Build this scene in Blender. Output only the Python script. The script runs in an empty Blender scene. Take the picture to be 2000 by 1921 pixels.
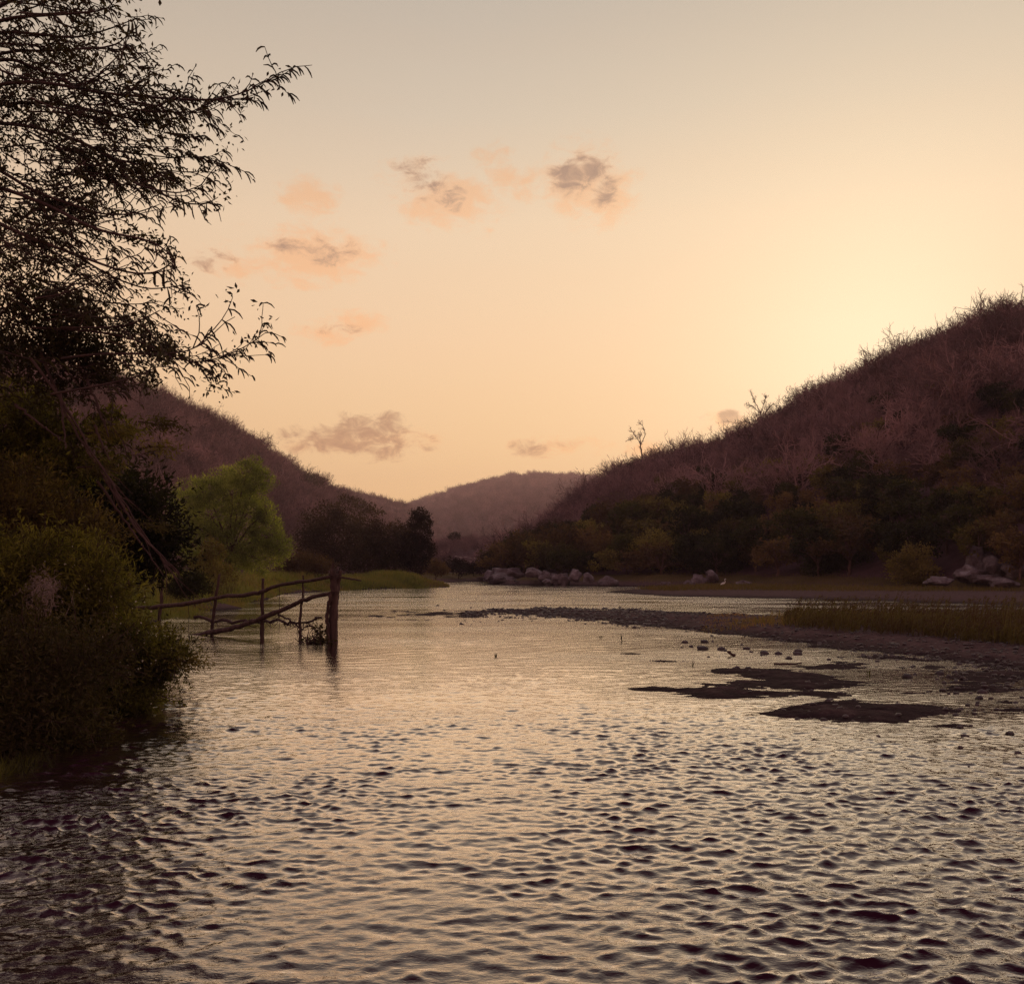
import bpy, math, numpy as np
from mathutils import Vector
R = math.radians
PI = math.pi
scene = bpy.context.scene
COL = scene.collection

# ---------------------------------------------------------------- camera
CAM_H = 1.9
HZ = 1112.0          # horizon row of the 2000 x 1921 photograph
F = 1921.0           # focal length in pixels of the photograph
cam_d = bpy.data.cameras.new('camera'); cam = bpy.data.objects.new('camera', cam_d); COL.objects.link(cam)
cam.location = (0, 0, CAM_H); cam.rotation_euler = (R(90), 0, 0)
cam_d.sensor_width = 36; cam_d.lens = 36 * F / 2000; cam_d.shift_y = (HZ - 960.5) / 2000
cam_d.clip_start = 0.1; cam_d.clip_end = 6000
scene.camera = cam

# ---------------------------------------------------------------- world, sun, exposure
SUN_AZ, SUN_EL = R(20.0), R(10.0)     # to the right of the river, just behind the wooded ridge
sun_dir = Vector((math.sin(SUN_AZ) * math.cos(SUN_EL), math.cos(SUN_AZ) * math.cos(SUN_EL), math.sin(SUN_EL)))
sun_d = bpy.data.lights.new('sun', 'SUN'); sun = bpy.data.objects.new('sun', sun_d); COL.objects.link(sun)
sun_d.energy = 2.0; sun_d.angle = R(0.5); sun_d.color = (1.0, 0.66, 0.38)
sun.rotation_euler = (-sun_dir).to_track_quat('-Z', 'Y').to_euler()
vs = scene.view_settings
vs.view_transform = 'Standard'; vs.look = 'None'; vs.gamma = 1; vs.use_curve_mapping = False; vs.exposure = 0.0
scene.cycles.use_denoising = True; scene.cycles.denoising_prefilter = 'NONE'
scene.cycles.max_bounces = 5; scene.cycles.diffuse_bounces = 2; scene.cycles.glossy_bounces = 3
scene.cycles.transmission_bounces = 2; scene.cycles.volume_bounces = 0; scene.cycles.transparent_max_bounces = 4
scene.cycles.sample_clamp_indirect = 4.0

world = bpy.data.worlds.new('World'); scene.world = world; world.use_nodes = True
WT = world.node_tree; WT.nodes.clear()


class NG:
    """small helper to wire shader nodes"""
    def __init__(s, tree): s.t = tree
    def n(s, typ, **kw):
        nd = s.t.nodes.new(typ)
        for k, v in kw.items(): setattr(nd, k, v)
        return nd
    def put(s, sock, v):
        if isinstance(v, bpy.types.NodeSocket): s.t.links.new(v, sock)
        elif v is not None:
            if isinstance(v, (tuple, list)) and len(v) == 3 and sock.type == 'RGBA': v = (*v, 1.0)
            sock.default_value = v
    def m(s, op, a, b=None, c=None, clamp=False):
        nd = s.n('ShaderNodeMath', operation=op, use_clamp=clamp)
        s.put(nd.inputs[0], a); s.put(nd.inputs[1], b); s.put(nd.inputs[2], c)
        return nd.outputs[0]
    def mix(s, f, a, b, typ='MIX'):
        nd = s.n('ShaderNodeMix', data_type='RGBA', blend_type=typ)
        s.put(nd.inputs[0], f); s.put(nd.inputs[6], a); s.put(nd.inputs[7], b)
        return nd.outputs[2]
    def ramp(s, f, stops, interp='LINEAR'):
        nd = s.n('ShaderNodeValToRGB'); cr = nd.color_ramp; cr.interpolation = interp
        while len(cr.elements) < len(stops): cr.elements.new(0.5)
        for e, (p, c) in zip(cr.elements, stops): e.position = p; e.color = (*c, 1) if len(c) == 3 else c
        s.put(nd.inputs[0], f)
        return nd.outputs[0]
    def noise(s, vec, scale, detail=4, rough=0.55, dist=0.0, out=0):
        nd = s.n('ShaderNodeTexNoise'); s.put(nd.inputs['Vector'], vec)
        nd.inputs['Scale'].default_value = scale; nd.inputs['Detail'].default_value = detail
        nd.inputs['Roughness'].default_value = rough; nd.inputs['Distortion'].default_value = dist
        return nd.outputs[out]
    def mapping(s, vec, scale=(1, 1, 1), rot=(0, 0, 0), loc=(0, 0, 0)):
        nd = s.n('ShaderNodeMapping'); s.put(nd.inputs[0], vec)
        nd.inputs['Scale'].default_value = scale; nd.inputs['Rotation'].default_value = rot; nd.inputs['Location'].default_value = loc
        return nd.outputs[0]


def lin(r, g, b):
    f = lambda c: (c / 255) / 12.92 if c / 255 <= 0.04045 else ((c / 255 + 0.055) / 1.055) ** 2.4
    return (f(r), f(g), f(b))


w = NG(WT)
tc = w.n('ShaderNodeTexCoord').outputs['Generated']
sep = w.n('ShaderNodeSeparateXYZ'); w.put(sep.inputs[0], tc)
dx, dy, dz = sep.outputs
el = w.m('ARCSINE', dz)
az = w.m('ARCTAN2', dx, dy)
# dusk gradient by elevation (radians / 1.2)
g = w.ramp(w.m('DIVIDE', el, 1.2, clamp=True), [
    (0.00, lin(246, 196, 128)), (0.09, lin(244, 203, 146)), (0.19, lin(239, 204, 162)), (0.28, lin(229, 203, 170)),
    (0.36, lin(204, 189, 167)), (0.46, lin(180, 171, 157)), (0.62, lin(182, 172, 162)), (1.0, lin(166, 152, 158))])
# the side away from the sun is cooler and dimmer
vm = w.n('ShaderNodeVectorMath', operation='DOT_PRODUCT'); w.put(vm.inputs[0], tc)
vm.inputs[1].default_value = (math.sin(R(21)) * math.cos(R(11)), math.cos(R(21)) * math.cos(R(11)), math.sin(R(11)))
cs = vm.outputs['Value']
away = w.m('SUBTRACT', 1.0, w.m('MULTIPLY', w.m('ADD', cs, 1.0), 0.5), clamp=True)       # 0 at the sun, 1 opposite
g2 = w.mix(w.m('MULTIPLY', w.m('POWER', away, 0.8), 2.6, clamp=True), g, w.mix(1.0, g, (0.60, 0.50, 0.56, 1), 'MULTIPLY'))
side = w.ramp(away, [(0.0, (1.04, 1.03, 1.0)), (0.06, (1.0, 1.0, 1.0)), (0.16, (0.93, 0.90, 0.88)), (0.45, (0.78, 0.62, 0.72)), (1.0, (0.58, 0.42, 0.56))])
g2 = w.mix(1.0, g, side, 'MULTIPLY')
ang = w.m('ARCCOSINE', w.m('MINIMUM', cs, 1.0))
glow = w.m('MULTIPLY', w.m('POWER', 2.718, w.m('MULTIPLY', w.m('MULTIPLY', ang, ang), -1 / (0.23 ** 2))), 0.6)
glow2 = w.m('POWER', 2.718, w.m('MULTIPLY', w.m('MULTIPLY', ang, ang), -1 / (0.11 ** 2)))
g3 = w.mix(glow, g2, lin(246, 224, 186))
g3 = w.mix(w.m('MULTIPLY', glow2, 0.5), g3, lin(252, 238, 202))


def P2ang(px, py):
    x, y, z = (px - 1000) / F, 1.0, (HZ - py) / F
    return math.atan2(x, y), math.asin(z / math.sqrt(x * x + y * y + z * z))


nv = w.n('ShaderNodeCombineXYZ'); w.put(nv.inputs[0], az); w.put(nv.inputs[1], w.m('MULTIPLY', el, 1.8))
nA = w.noise(nv.outputs[0], 46, 8, 0.68, 0.5)
nB = w.noise(w.mapping(nv.outputs[0], loc=(3.1, 1.7, 0)), 15, 6, 0.6, 0.3)
nf = w.m('SUBTRACT', w.m('ADD', w.m('MULTIPLY', nA, 0.7), w.m('MULTIPLY', nB, 0.6)), 0.65)


def cloud_sum(blobs):
    acc = None
    for px, py, rx, ry, s in blobs:
        a0, e0 = P2ang(px, py)
        u = w.m('MULTIPLY', w.m('SUBTRACT', az, a0), F / rx * 0.78)
        v = w.m('MULTIPLY', w.m('SUBTRACT', el, e0), F / ry * 0.84)
        d = w.m('ADD', w.m('MULTIPLY', u, u), w.m('MULTIPLY', v, v))
        q = w.m('MULTIPLY', w.m('POWER', 2.718, w.m('MULTIPLY', d, -0.9)), s)
        acc = q if acc is None else w.m('MAXIMUM', acc, q)
    return acc


def dens(acc, k, lo, hi):
    q = w.m('MULTIPLY', w.m('ADD', acc, w.m('MULTIPLY', nf, k)), w.m('MULTIPLY', acc, 4.0, clamp=True))
    nd = w.n('ShaderNodeMapRange', interpolation_type='SMOOTHSTEP'); w.put(nd.inputs[0], q)
    nd.inputs[1].default_value = lo; nd.inputs[2].default_value = hi
    return nd.outputs[0]


pinks = [(610, 492, 105, 42, 1.0), (470, 518, 95, 24, .62), (540, 540, 110, 20, .5), (880, 385, 85, 48, .95), (985, 360, 90, 34, .62),
         (1195, 380, 42, 42, 1.0), (1135, 350, 60, 50, 1.0), (970, 298, 42, 22, .55), (600, 385, 52, 34, .6), (1040, 340, 30, 18, .6),
         (640, 650, 52, 24, .72), (690, 628, 50, 18, .75), (1095, 873, 85, 18, .62), (1270, 880, 36, 22, .62), (1420, 822, 52, 16, .6),
         (740, 870, 120, 24, .7), (820, 345, 60, 34, .7), (470, 505, 90, 30, .5)]
darks = [(830, 350, 40, 28, .8), (800, 335, 30, 18, .7), (1118, 338, 32, 30, 1.05), (1150, 330, 34, 26, .95), (1185, 372, 24, 26, .85), (640, 487, 48, 24, .62),
         (550, 475, 26, 18, .66), (870, 385, 30, 24, .55), (655, 858, 62, 32, .95), (730, 872, 88, 24, 1.1), (748, 838, 34, 26, .95), (700, 848, 60, 30, 1.05),
         (790, 868, 46, 20, .7), (575, 845, 34, 20, .72), (1040, 875, 36, 15, .85), (1100, 868, 46, 10, .6), (1428, 813, 17, 13, 1.1), (1372, 818, 14, 9, .6),
         (650, 640, 44, 12, .55), (836, 876, 20, 7, .8), (400, 512, 30, 16, .7), (420, 500, 45, 14, .55)]
pk = dens(cloud_sum(pinks), 2.6, 0.18, 0.95)
dk = dens(cloud_sum(darks), 2.9, 0.28, 1.05)
g4 = w.mix(w.m('MULTIPLY', pk, 0.9), g3, w.mix(1.0, g3, (1.07, 0.83, 0.67, 1), 'MULTIPLY'))
g4 = w.mix(w.m('MULTIPLY', dk, w.m('ADD', 0.45, w.m('MULTIPLY', w.m('SUBTRACT', nA, 0.28, clamp=True), 1.7, clamp=True), clamp=True)), g4, w.mix(1.0, g3, (0.52, 0.43, 0.43, 1), 'MULTIPLY'))
# thin streaks of high cloud
st = w.noise(w.mapping(nv.outputs[0], scale=(1.0, 5.0, 1), rot=(0, 0, R(-18))), 2.2, 5, 0.5)
g4 = w.mix(w.m('MULTIPLY', w.m('SUBTRACT', st, 0.45, clamp=True), 0.5), g4, w.mix(1.0, g4, (1.03, 0.93, 0.88, 1), 'MULTIPLY'))
# below the horizon: dim ground tone
g4 = w.mix(w.m('MULTIPLY', w.m('MULTIPLY', el, -8.0, clamp=True), 1.0), g4, (0.10, 0.06, 0.06, 1))
sky = w.n('ShaderNodeTexSky', sky_type='NISHITA', sun_disc=False, sun_elevation=SUN_EL, sun_rotation=SUN_AZ)
sky.dust_density = 3.0
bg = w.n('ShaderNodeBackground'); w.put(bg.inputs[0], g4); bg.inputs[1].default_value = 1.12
bs = w.n('ShaderNodeBackground'); w.put(bs.inputs[0], sky.outputs[0]); bs.inputs[1].default_value = 0.004
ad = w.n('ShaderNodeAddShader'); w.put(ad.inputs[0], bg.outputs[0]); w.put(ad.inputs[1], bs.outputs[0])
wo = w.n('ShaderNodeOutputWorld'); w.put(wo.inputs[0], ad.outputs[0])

# ---------------------------------------------------------------- materials
def material(name):
    mt = bpy.data.materials.new(name); mt.use_nodes = True
    mt.node_tree.nodes.clear()
    return mt, NG(mt.node_tree)


def leafmat(name, c1, c2, c3=None, transl=0.45, scale=0.6):
    mt, n = material(name)
    geo = n.n('ShaderNodeNewGeometry'); oi = n.n('ShaderNodeObjectInfo')
    nz = n.noise(geo.outputs['Position'], scale, 3)
    rnd = geo.outputs['Random Per Island']
    f = n.m('ADD', n.m('MULTIPLY', n.m('SUBTRACT', nz, 0.5), 2.0), n.m('ADD', n.m('MULTIPLY', rnd, 0.6), n.m('MULTIPLY', oi.outputs['Random'], 0.5)), clamp=True)
    c = n.ramp(f, [(0.1, c1), (0.6, c2), (1.0, c3 or c2)])
    c = n.mix(1.0, c, n.ramp(oi.outputs['Random'], [(0, (0.7, 0.7, 0.7)), (1, (1.25, 1.2, 1.15))]), 'MULTIPLY')
    d = n.n('ShaderNodeBsdfPrincipled'); n.put(d.inputs['Base Color'], c); d.inputs['Roughness'].default_value = 0.6
    d.inputs['Specular IOR Level'].default_value = 0.25
    t = n.n('ShaderNodeBsdfTranslucent'); n.put(t.inputs[0], n.mix(1.0, c, (1.4, 1.5, 0.6, 1), 'MULTIPLY'))
    mx = n.n('ShaderNodeMixShader'); mx.inputs[0].default_value = transl
    n.put(mx.inputs[1], d.outputs[0]); n.put(mx.inputs[2], t.outputs[0])
    o = n.n('ShaderNodeOutputMaterial'); n.put(o.inputs[0], mx.outputs[0])
    return mt


def roughmat(name, stops, scale=1.0, bump=0.3, bscale=12, rough=0.85, spec=0.3, detail=6, stretch=(1, 1, 1), objvar=0.0, dist=0.02):
    mt, n = material(name)
    geo = n.n('ShaderNodeNewGeometry')
    v = n.mapping(geo.outputs['Position'], scale=stretch)
    nz = n.noise(v, scale, detail, 0.6)
    c = n.ramp(nz, stops)
    nz2 = n.noise(v, scale * 7, 5, 0.65)
    c = n.mix(1.0, c, n.ramp(nz2, [(0.3, (0.7, 0.7, 0.7)), (0.7, (1.25, 1.25, 1.25))]), 'MULTIPLY')
    if objvar:
        oi = n.n('ShaderNodeObjectInfo')
        c = n.mix(1.0, c, n.ramp(oi.outputs['Random'], [(0, (1 - objvar,) * 3), (1, (1 + objvar,) * 3)]), 'MULTIPLY')
    b = n.n('ShaderNodeBump'); b.inputs['Strength'].default_value = bump; b.inputs['Distance'].default_value = dist
    n.put(b.inputs['Height'], n.noise(v, bscale, 6, 0.65))
    d = n.n('ShaderNodeBsdfPrincipled'); n.put(d.inputs['Base Color'], c); d.inputs['Roughness'].default_value = rough
    d.inputs['Specular IOR Level'].default_value = spec; n.put(d.inputs['Normal'], b.outputs[0])
    o = n.n('ShaderNodeOutputMaterial'); n.put(o.inputs[0], d.outputs[0])
    return mt


M = {}
M['bare'] = roughmat('dry_twigs', [(0.3, (0.15, 0.085, 0.09)), (0.7, (0.28, 0.17, 0.165))], 0.05, 0.2, 4, 0.9, 0.1, objvar=0.6)
M['bark'] = roughmat('bark', [(0.3, (0.09, 0.05, 0.045)), (0.7, (0.17, 0.10, 0.085))], 3, 0.6, 25, 0.9, 0.2, objvar=0.2)
M['dark_bark'] = roughmat('dark_bark', [(0.3, (0.045, 0.022, 0.024)), (0.7, (0.09, 0.05, 0.045))], 3, 0.5, 30, 0.85, 0.25)
M['post_wood'] = roughmat('weathered_wood', [(0.3, (0.035, 0.016, 0.016)), (0.55, (0.085, 0.045, 0.04)), (0.75, (0.14, 0.08, 0.07))], 2.0, 0.9, 9, 0.8, 0.3, stretch=(6, 6, 0.6), dist=0.03)
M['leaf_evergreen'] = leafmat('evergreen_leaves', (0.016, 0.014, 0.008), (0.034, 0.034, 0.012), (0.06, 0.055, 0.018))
M['leaf_olive'] = leafmat('olive_leaves', (0.065, 0.048, 0.024), (0.13, 0.10, 0.036), (0.21, 0.165, 0.06))
M['leaf_brown'] = leafmat('brown_olive_leaves', (0.04, 0.024, 0.018), (0.10, 0.07, 0.026), (0.19, 0.14, 0.045), 0.4, 2.2)
M['leaf_rusty'] = leafmat('dry_brown_leaves', (0.07, 0.038, 0.026), (0.12, 0.07, 0.04), (0.16, 0.10, 0.05))
M['leaf_willow'] = leafmat('willow_leaves', (0.07, 0.085, 0.024), (0.19, 0.22, 0.06), (0.38, 0.40, 0.12), 0.45, 0.35)
M['leaf_fore'] = leafmat('foreground_leaves', (0.030, 0.022, 0.012), (0.10, 0.088, 0.022), (0.22, 0.20, 0.045), 0.45, 2.2)
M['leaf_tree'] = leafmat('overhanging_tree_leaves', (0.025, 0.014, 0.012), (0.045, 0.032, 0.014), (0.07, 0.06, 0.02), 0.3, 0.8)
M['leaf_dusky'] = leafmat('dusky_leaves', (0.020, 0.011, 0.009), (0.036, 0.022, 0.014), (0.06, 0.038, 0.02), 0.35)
M['grass'] = leafmat('bank_grass', (0.09, 0.10, 0.03), (0.18, 0.19, 0.05), (0.24, 0.18, 0.07), 0.4, 0.25)
M['grass_dry'] = leafmat('dry_grass', (0.06, 0.05, 0.02), (0.11, 0.09, 0.03), (0.14, 0.09, 0.045), 0.35, 0.3)
M['reed'] = leafmat('reed_stalks', (0.10, 0.055, 0.03), (0.16, 0.13, 0.04), (0.24, 0.14, 0.07), 0.35, 0.35)
M['rock'] = roughmat('pale_rock', [(0.3, (0.06, 0.04, 0.045)), (0.55, (0.15, 0.115, 0.125)), (0.75, (0.30, 0.27, 0.29))], 1.1, 1.0, 3, 0.85, 0.2, objvar=0.1, dist=0.2)
M['stone'] = roughmat('wet_stone', [(0.3, (0.030, 0.018, 0.022)), (0.7, (0.07, 0.046, 0.05))], 6, 0.5, 20, 0.5, 0.4, objvar=0.3)
M['hill'] = roughmat('leaf_litter_hill', [(0.3, (0.07, 0.036, 0.045)), (0.6, (0.12, 0.068, 0.075)), (0.8, (0.17, 0.105, 0.10))], 0.08, 0.8, 0.6, 0.95, 0.05, dist=1.0)
M['flower'] = roughmat('pale_flower', [(0.3, (0.5, 0.45, 0.36)), (0.7, (0.75, 0.7, 0.55))], 6, 0.1, 30)
M['dead_weed'] = roughmat('dead_weed', [(0.3, (0.20, 0.14, 0.135)), (0.7, (0.34, 0.26, 0.24))], 6, 0.1, 30)
M['feather'] = roughmat('white_feathers', [(0.3, (0.6, 0.58, 0.55)), (0.7, (0.8, 0.78, 0.75))], 9, 0.1, 30)
M['bill'] = roughmat('dark_bill', [(0.3, (0.05, 0.04, 0.03)), (0.7, (0.09, 0.06, 0.04))], 9, 0.1, 30)
M['track'] = roughmat('pale_dirt', [(0.3, (0.35, 0.27, 0.22)), (0.7, (0.5, 0.4, 0.33))], 0.5, 0.2, 3)

# ground: damp gravel and mud near the water, soil and grass higher up
mt, n = material('river_bank'); M['ground'] = mt
geo = n.n('ShaderNodeNewGeometry'); pos = geo.outputs['Position']
sp = n.n('ShaderNodeSeparateXYZ'); n.put(sp.inputs[0], pos)
gz = sp.outputs[2]
n1 = n.noise(pos, 3.2, 8, 0.7); n2 = n.noise(pos, 0.15, 4)
peb = n.n('ShaderNodeTexVoronoi'); n.put(peb.inputs['Vector'], pos); peb.inputs['Scale'].default_value = 9.0
mud = n.ramp(n1, [(0.3, (0.010, 0.003, 0.006)), (0.55, (0.024, 0.010, 0.014)), (0.75, (0.06, 0.036, 0.040))])
grv = n.ramp(n1, [(0.3, (0.05, 0.028, 0.03)), (0.6, (0.10, 0.062, 0.062)), (0.8, (0.20, 0.14, 0.14))])
soil = n.ramp(n2, [(0.35, (0.07, 0.055, 0.02)), (0.65, (0.11, 0.075, 0.035))])
mr = n.n('ShaderNodeMapRange'); n.put(mr.inputs[0], n.m('ADD', gz, n.m('MULTIPLY', n.m('SUBTRACT', n1, 0.5), 0.05))); mr.inputs[1].default_value = 0.02; mr.inputs[2].default_value = 0.14
c = n.mix(mr.outputs[0], mud, grv)
mr2 = n.n('ShaderNodeMapRange'); n.put(mr2.inputs[0], gz); mr2.inputs[1].default_value = 0.35; mr2.inputs[2].default_value = 0.7
c = n.mix(mr2.outputs[0], c, soil)
bp = n.n('ShaderNodeBump'); bp.inputs['Strength'].default_value = 0.8; bp.inputs['Distance'].default_value = 0.03
n.put(bp.inputs['Height'], n.m('ADD', n.noise(pos, 14, 6, 0.7), n.m('MULTIPLY', peb.outputs['Distance'], -0.8)))
d = n.n('ShaderNodeBsdfPrincipled'); n.put(d.inputs['Base Color'], c); n.put(d.inputs['Normal'], bp.outputs[0])
n.put(d.inputs['Roughness'], n.ramp(mr.outputs[0], [(0, (0.85,) * 3), (1, (0.95,) * 3)])); d.inputs['Specular IOR Level'].default_value = 0.08
o = n.n('ShaderNodeOutputMaterial'); n.put(o.inputs[0], d.outputs[0])

# river water: murky, strongly mirroring at grazing angles
mt, n = material('river_water'); M['water'] = mt
geo = n.n('ShaderNodeNewGeometry'); pos = geo.outputs['Position']
wv1 = n.noise(n.mapping(pos, scale=(2.2, 5.5, 1), rot=(0, 0, R(6))), 1.0, 5, 0.62, 0.25)
wv2 = n.noise(n.mapping(pos, scale=(14, 24, 1), rot=(0, 0, R(-12))), 1.0, 3, 0.6, 0.5)
b1 = n.n('ShaderNodeBump'); b1.inputs['Strength'].default_value = 0.5; b1.inputs['Distance'].default_value = 0.045; n.put(b1.inputs['Height'], wv1)
yy = n.n('ShaderNodeSeparateXYZ'); n.put(yy.inputs[0], pos)
rif = n.n('ShaderNodeMapRange'); n.put(rif.inputs[0], yy.outputs[1]); rif.inputs[1].default_value = 34; rif.inputs[2].default_value = 58; rif.inputs[3].default_value = 1.0; rif.inputs[4].default_value = 3.2   # the channel beyond the bar runs faster
n.put(b1.inputs['Strength'], n.m('MULTIPLY', rif.outputs[0], n.ramp(n.noise(n.mapping(pos, scale=(0.10, 0.32, 1), rot=(0, 0, R(8))), 1.0, 4, 0.6), [(0.38, (0.08,) * 3), (0.5, (0.24,) * 3), (0.64, (0.5,) * 3)])))
b2 = n.n('ShaderNodeBump'); b2.inputs['Strength'].default_value = 0.42; b2.inputs['Distance'].default_value = 0.008; n.put(b2.inputs['Height'], wv2)
n.put(b2.inputs['Normal'], b1.outputs[0])
fr = n.n('ShaderNodeFresnel'); fr.inputs[0].default_value = 1.33; n.put(fr.inputs['Normal'], b2.outputs[0])
gl = n.n('ShaderNodeBsdfGlossy'); gl.inputs['Color'].default_value = (0.97, 0.95, 0.94, 1); gl.inputs['Roughness'].default_value = 0.03; n.put(gl.inputs['Normal'], b2.outputs[0])
df = n.n('ShaderNodeBsdfDiffuse'); df.inputs['Color'].default_value = (0.030, 0.008, 0.018, 1)
mx = n.n('ShaderNodeMixShader'); n.put(mx.inputs[0], n.m('SUBTRACT', n.m('MULTIPLY', fr.outputs[0], 3.4), 0.10, clamp=True)); n.put(mx.inputs[1], df.outputs[0]); n.put(mx.inputs[2], gl.outputs[0])
o = n.n('ShaderNodeOutputMaterial'); n.put(o.inputs[0], mx.outputs[0])

mt, n = material('haze'); M['haze'] = mt
pv = n.n('ShaderNodeVolumePrincipled'); pv.inputs['Color'].default_value = (0.85, 0.66, 0.76, 1); pv.inputs['Density'].default_value = 0.00028
pv.inputs['Anisotropy'].default_value = 0.35
o = n.n('ShaderNodeOutputMaterial'); n.put(o.inputs['Volume'], pv.outputs[0])

# ---------------------------------------------------------------- geometry helpers
def at(px, py, Y):
    return np.array([(px - 1000) / F * Y, Y, CAM_H - (py - HZ) / F * Y])


def gnd(px, py, z=0.0):
    Y = (CAM_H - z) * F / (py - HZ)
    return np.array([(px - 1000) / F * Y, Y, z])


def mesh(name, V, Q, mat, smooth=False):
    V = np.asarray(V, np.float32); Q = np.asarray(Q, np.int32)
    me = bpy.data.meshes.new(name); k = Q.shape[1]
    me.vertices.add(len(V)); me.vertices.foreach_set('co', V.ravel())
    me.loops.add(Q.size); me.loops.foreach_set('vertex_index', Q.ravel())
    me.polygons.add(len(Q)); me.polygons.foreach_set('loop_start', np.arange(len(Q), dtype=np.int32) * k)
    me.polygons.foreach_set('use_smooth', np.full(len(Q), bool(smooth)))
    me.materials.append(mat); me.update(calc_edges=True)
    return me


def obj(name, me, parent=None, loc=None, col=COL):
    o = bpy.data.objects.new(name, me)
    if col: col.objects.link(o)
    if parent: o.parent = parent
    if loc is not None: o.location = [float(v) for v in loc]
    return o


def tag(o, label=None, cat=None, group=None, kind=None):
    if label: o['label'] = label
    if cat: o['category'] = cat
    if group: o['group'] = group
    if kind: o['kind'] = kind
    return o


def empty(name, loc, label, cat, group=None, rz=0.0):
    o = bpy.data.objects.new(name, None); COL.objects.link(o); o.location = [float(v) for v in loc]; o.rotation_euler = (0, 0, rz)
    o.empty_display_size = 0.2
    return tag(o, label, cat, group)


class MB:
    """collects tubes, leaves and blades as quads"""
    def __init__(s): s.V = []; s.Q = []; s.n = 0
    def add(s, V, Q):
        s.V.append(np.asarray(V, float)); s.Q.append(np.asarray(Q) + s.n); s.n += len(V)
    def tube(s, P, r, k=5, cap=False):
        P = np.asarray(P, float); m = len(P); r = np.broadcast_to(np.asarray(r, float), (m,))
        T = np.gradient(P, axis=0); T /= np.linalg.norm(T, axis=1, keepdims=True) + 1e-9
        mt_ = np.abs(T.mean(0)); ref = np.eye(3)[int(np.argmin(mt_))]
        A = np.cross(T, ref); A /= np.linalg.norm(A, axis=1, keepdims=True) + 1e-9
        B = np.cross(T, A)
        th = np.arange(k) * 2 * PI / k
        V = P[:, None] + r[:, None, None] * (np.cos(th)[None, :, None] * A[:, None] + np.sin(th)[None, :, None] * B[:, None])
        i = np.arange(m - 1)[:, None] * k; j = np.arange(k)[None]; j2 = (j + 1) % k
        Q = np.stack([i + j, i + j2, i + k + j2, i + k + j], -1).reshape(-1, 4)
        V = V.reshape(-1, 3)
        if cap and k == 4: Q = np.vstack([Q, [[3, 2, 1, 0]], [[(m - 1) * k + q for q in range(4)]]])
        if cap and k == 8:
            c0 = (m - 1) * k
            Q = np.vstack([Q, [[c0, c0 + 1, c0 + 2, c0 + 3], [c0, c0 + 3, c0 + 4, c0 + 7], [c0 + 4, c0 + 5, c0 + 6, c0 + 7]]])
        s.add(V, Q)
    def leaves(s, C, D, L, W, rng, up=None):
        """diamond leaves: C base points, D directions, L lengths, W widths"""
        C = np.asarray(C, float); m = len(C); D = D / (np.linalg.norm(D, axis=1, keepdims=True) + 1e-9)
        Rn = rng.normal(size=(m, 3)); S = np.cross(D, Rn); S /= np.linalg.norm(S, axis=1, keepdims=True) + 1e-9
        L = np.broadcast_to(L, (m,))[:, None]; W = np.broadcast_to(W, (m,))[:, None]
        N = np.cross(D, S)
        V = np.stack([C, C + D * L * 0.45 + S * W * 0.5 + N * L * 0.06, C + D * L - N * L * 0.08, C + D * L * 0.45 - S * W * 0.5 + N * L * 0.06], 1).reshape(-1, 3)
        s.add(V, np.arange(m * 4).reshape(-1, 4))
    def build(s, name, mat, smooth=False):
        return mesh(name, np.vstack(s.V), np.vstack(s.Q), mat, smooth)
    def obj(s, name, mat, parent=None, loc=None, smooth=False, origin=None):
        if origin is not None: s.V = [v - origin for v in s.V]
        return obj(name, s.build(name, mat, smooth), parent, loc)


def hash2(ix, iy, seed):
    h = (ix.astype(np.int64) * 374761393 + iy.astype(np.int64) * 668265263 + seed * 1442695041) & 0xffffffff
    h = ((h ^ (h >> 13)) * 1274126177) & 0xffffffff
    return ((h ^ (h >> 16)) & 0xffff) / 65535.0


def vnoise(x, y, seed=0):
    ix = np.floor(x); iy = np.floor(y); fx = x - ix; fy = y - iy
    fx = fx * fx * (3 - 2 * fx); fy = fy * fy * (3 - 2 * fy)
    a = hash2(ix, iy, seed); b = hash2(ix + 1, iy, seed); c = hash2(ix, iy + 1, seed); d = hash2(ix + 1, iy + 1, seed)
    return (a * (1 - fx) + b * fx) * (1 - fy) + (c * (1 - fx) + d * fx) * fy - 0.5


def fbm(x, y, oct=5, seed=0, gain=0.5):
    s = 0; a = 1.0
    for i in range(oct):
        s = s + a * vnoise(x * 2 ** i + 17.3 * i, y * 2 ** i - 9.1 * i, seed + i); a *= gain
    return s


def smooth01(x): x = np.clip(x, 0, 1); return x * x * (3 - 2 * x)

# ---------------------------------------------------------------- ground sheet, gravel bars
XL = lambda Y: np.interp(Y, [-60, 0, 9, 12, 15, 18, 21, 25, 31, 37, 44, 60, 76, 85, 96, 107, 116, 122, 146, 156], [-6.5, -5.6, -5.6, -5.7, -5.5, -6.4, -8.2, -10.2, -12.2, -13.4, -13.9, -15.6, -17.8, -17.2, -14, -7, -9, -13, -13, 8])
XR = lambda Y: np.interp(Y, [-60, 0, 30, 50, 69, 85, 101, 110, 118, 130, 140, 156], [24, 24, 34, 44, 41, 34, 27, 19, 9, -3, 0, -6])
FB = ([1195, 1300, 1500, 1700, 1850, 2000, 2600, 4000], [1157, 1164, 1168, 1173, 1178, 1182, 1200, 1250])
FT = ([1195, 1280, 1330, 1400, 1480, 2000, 4000], [1154, 1148.5, 1146.5, 1145.5, 1141, 1140, 1140])
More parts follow.
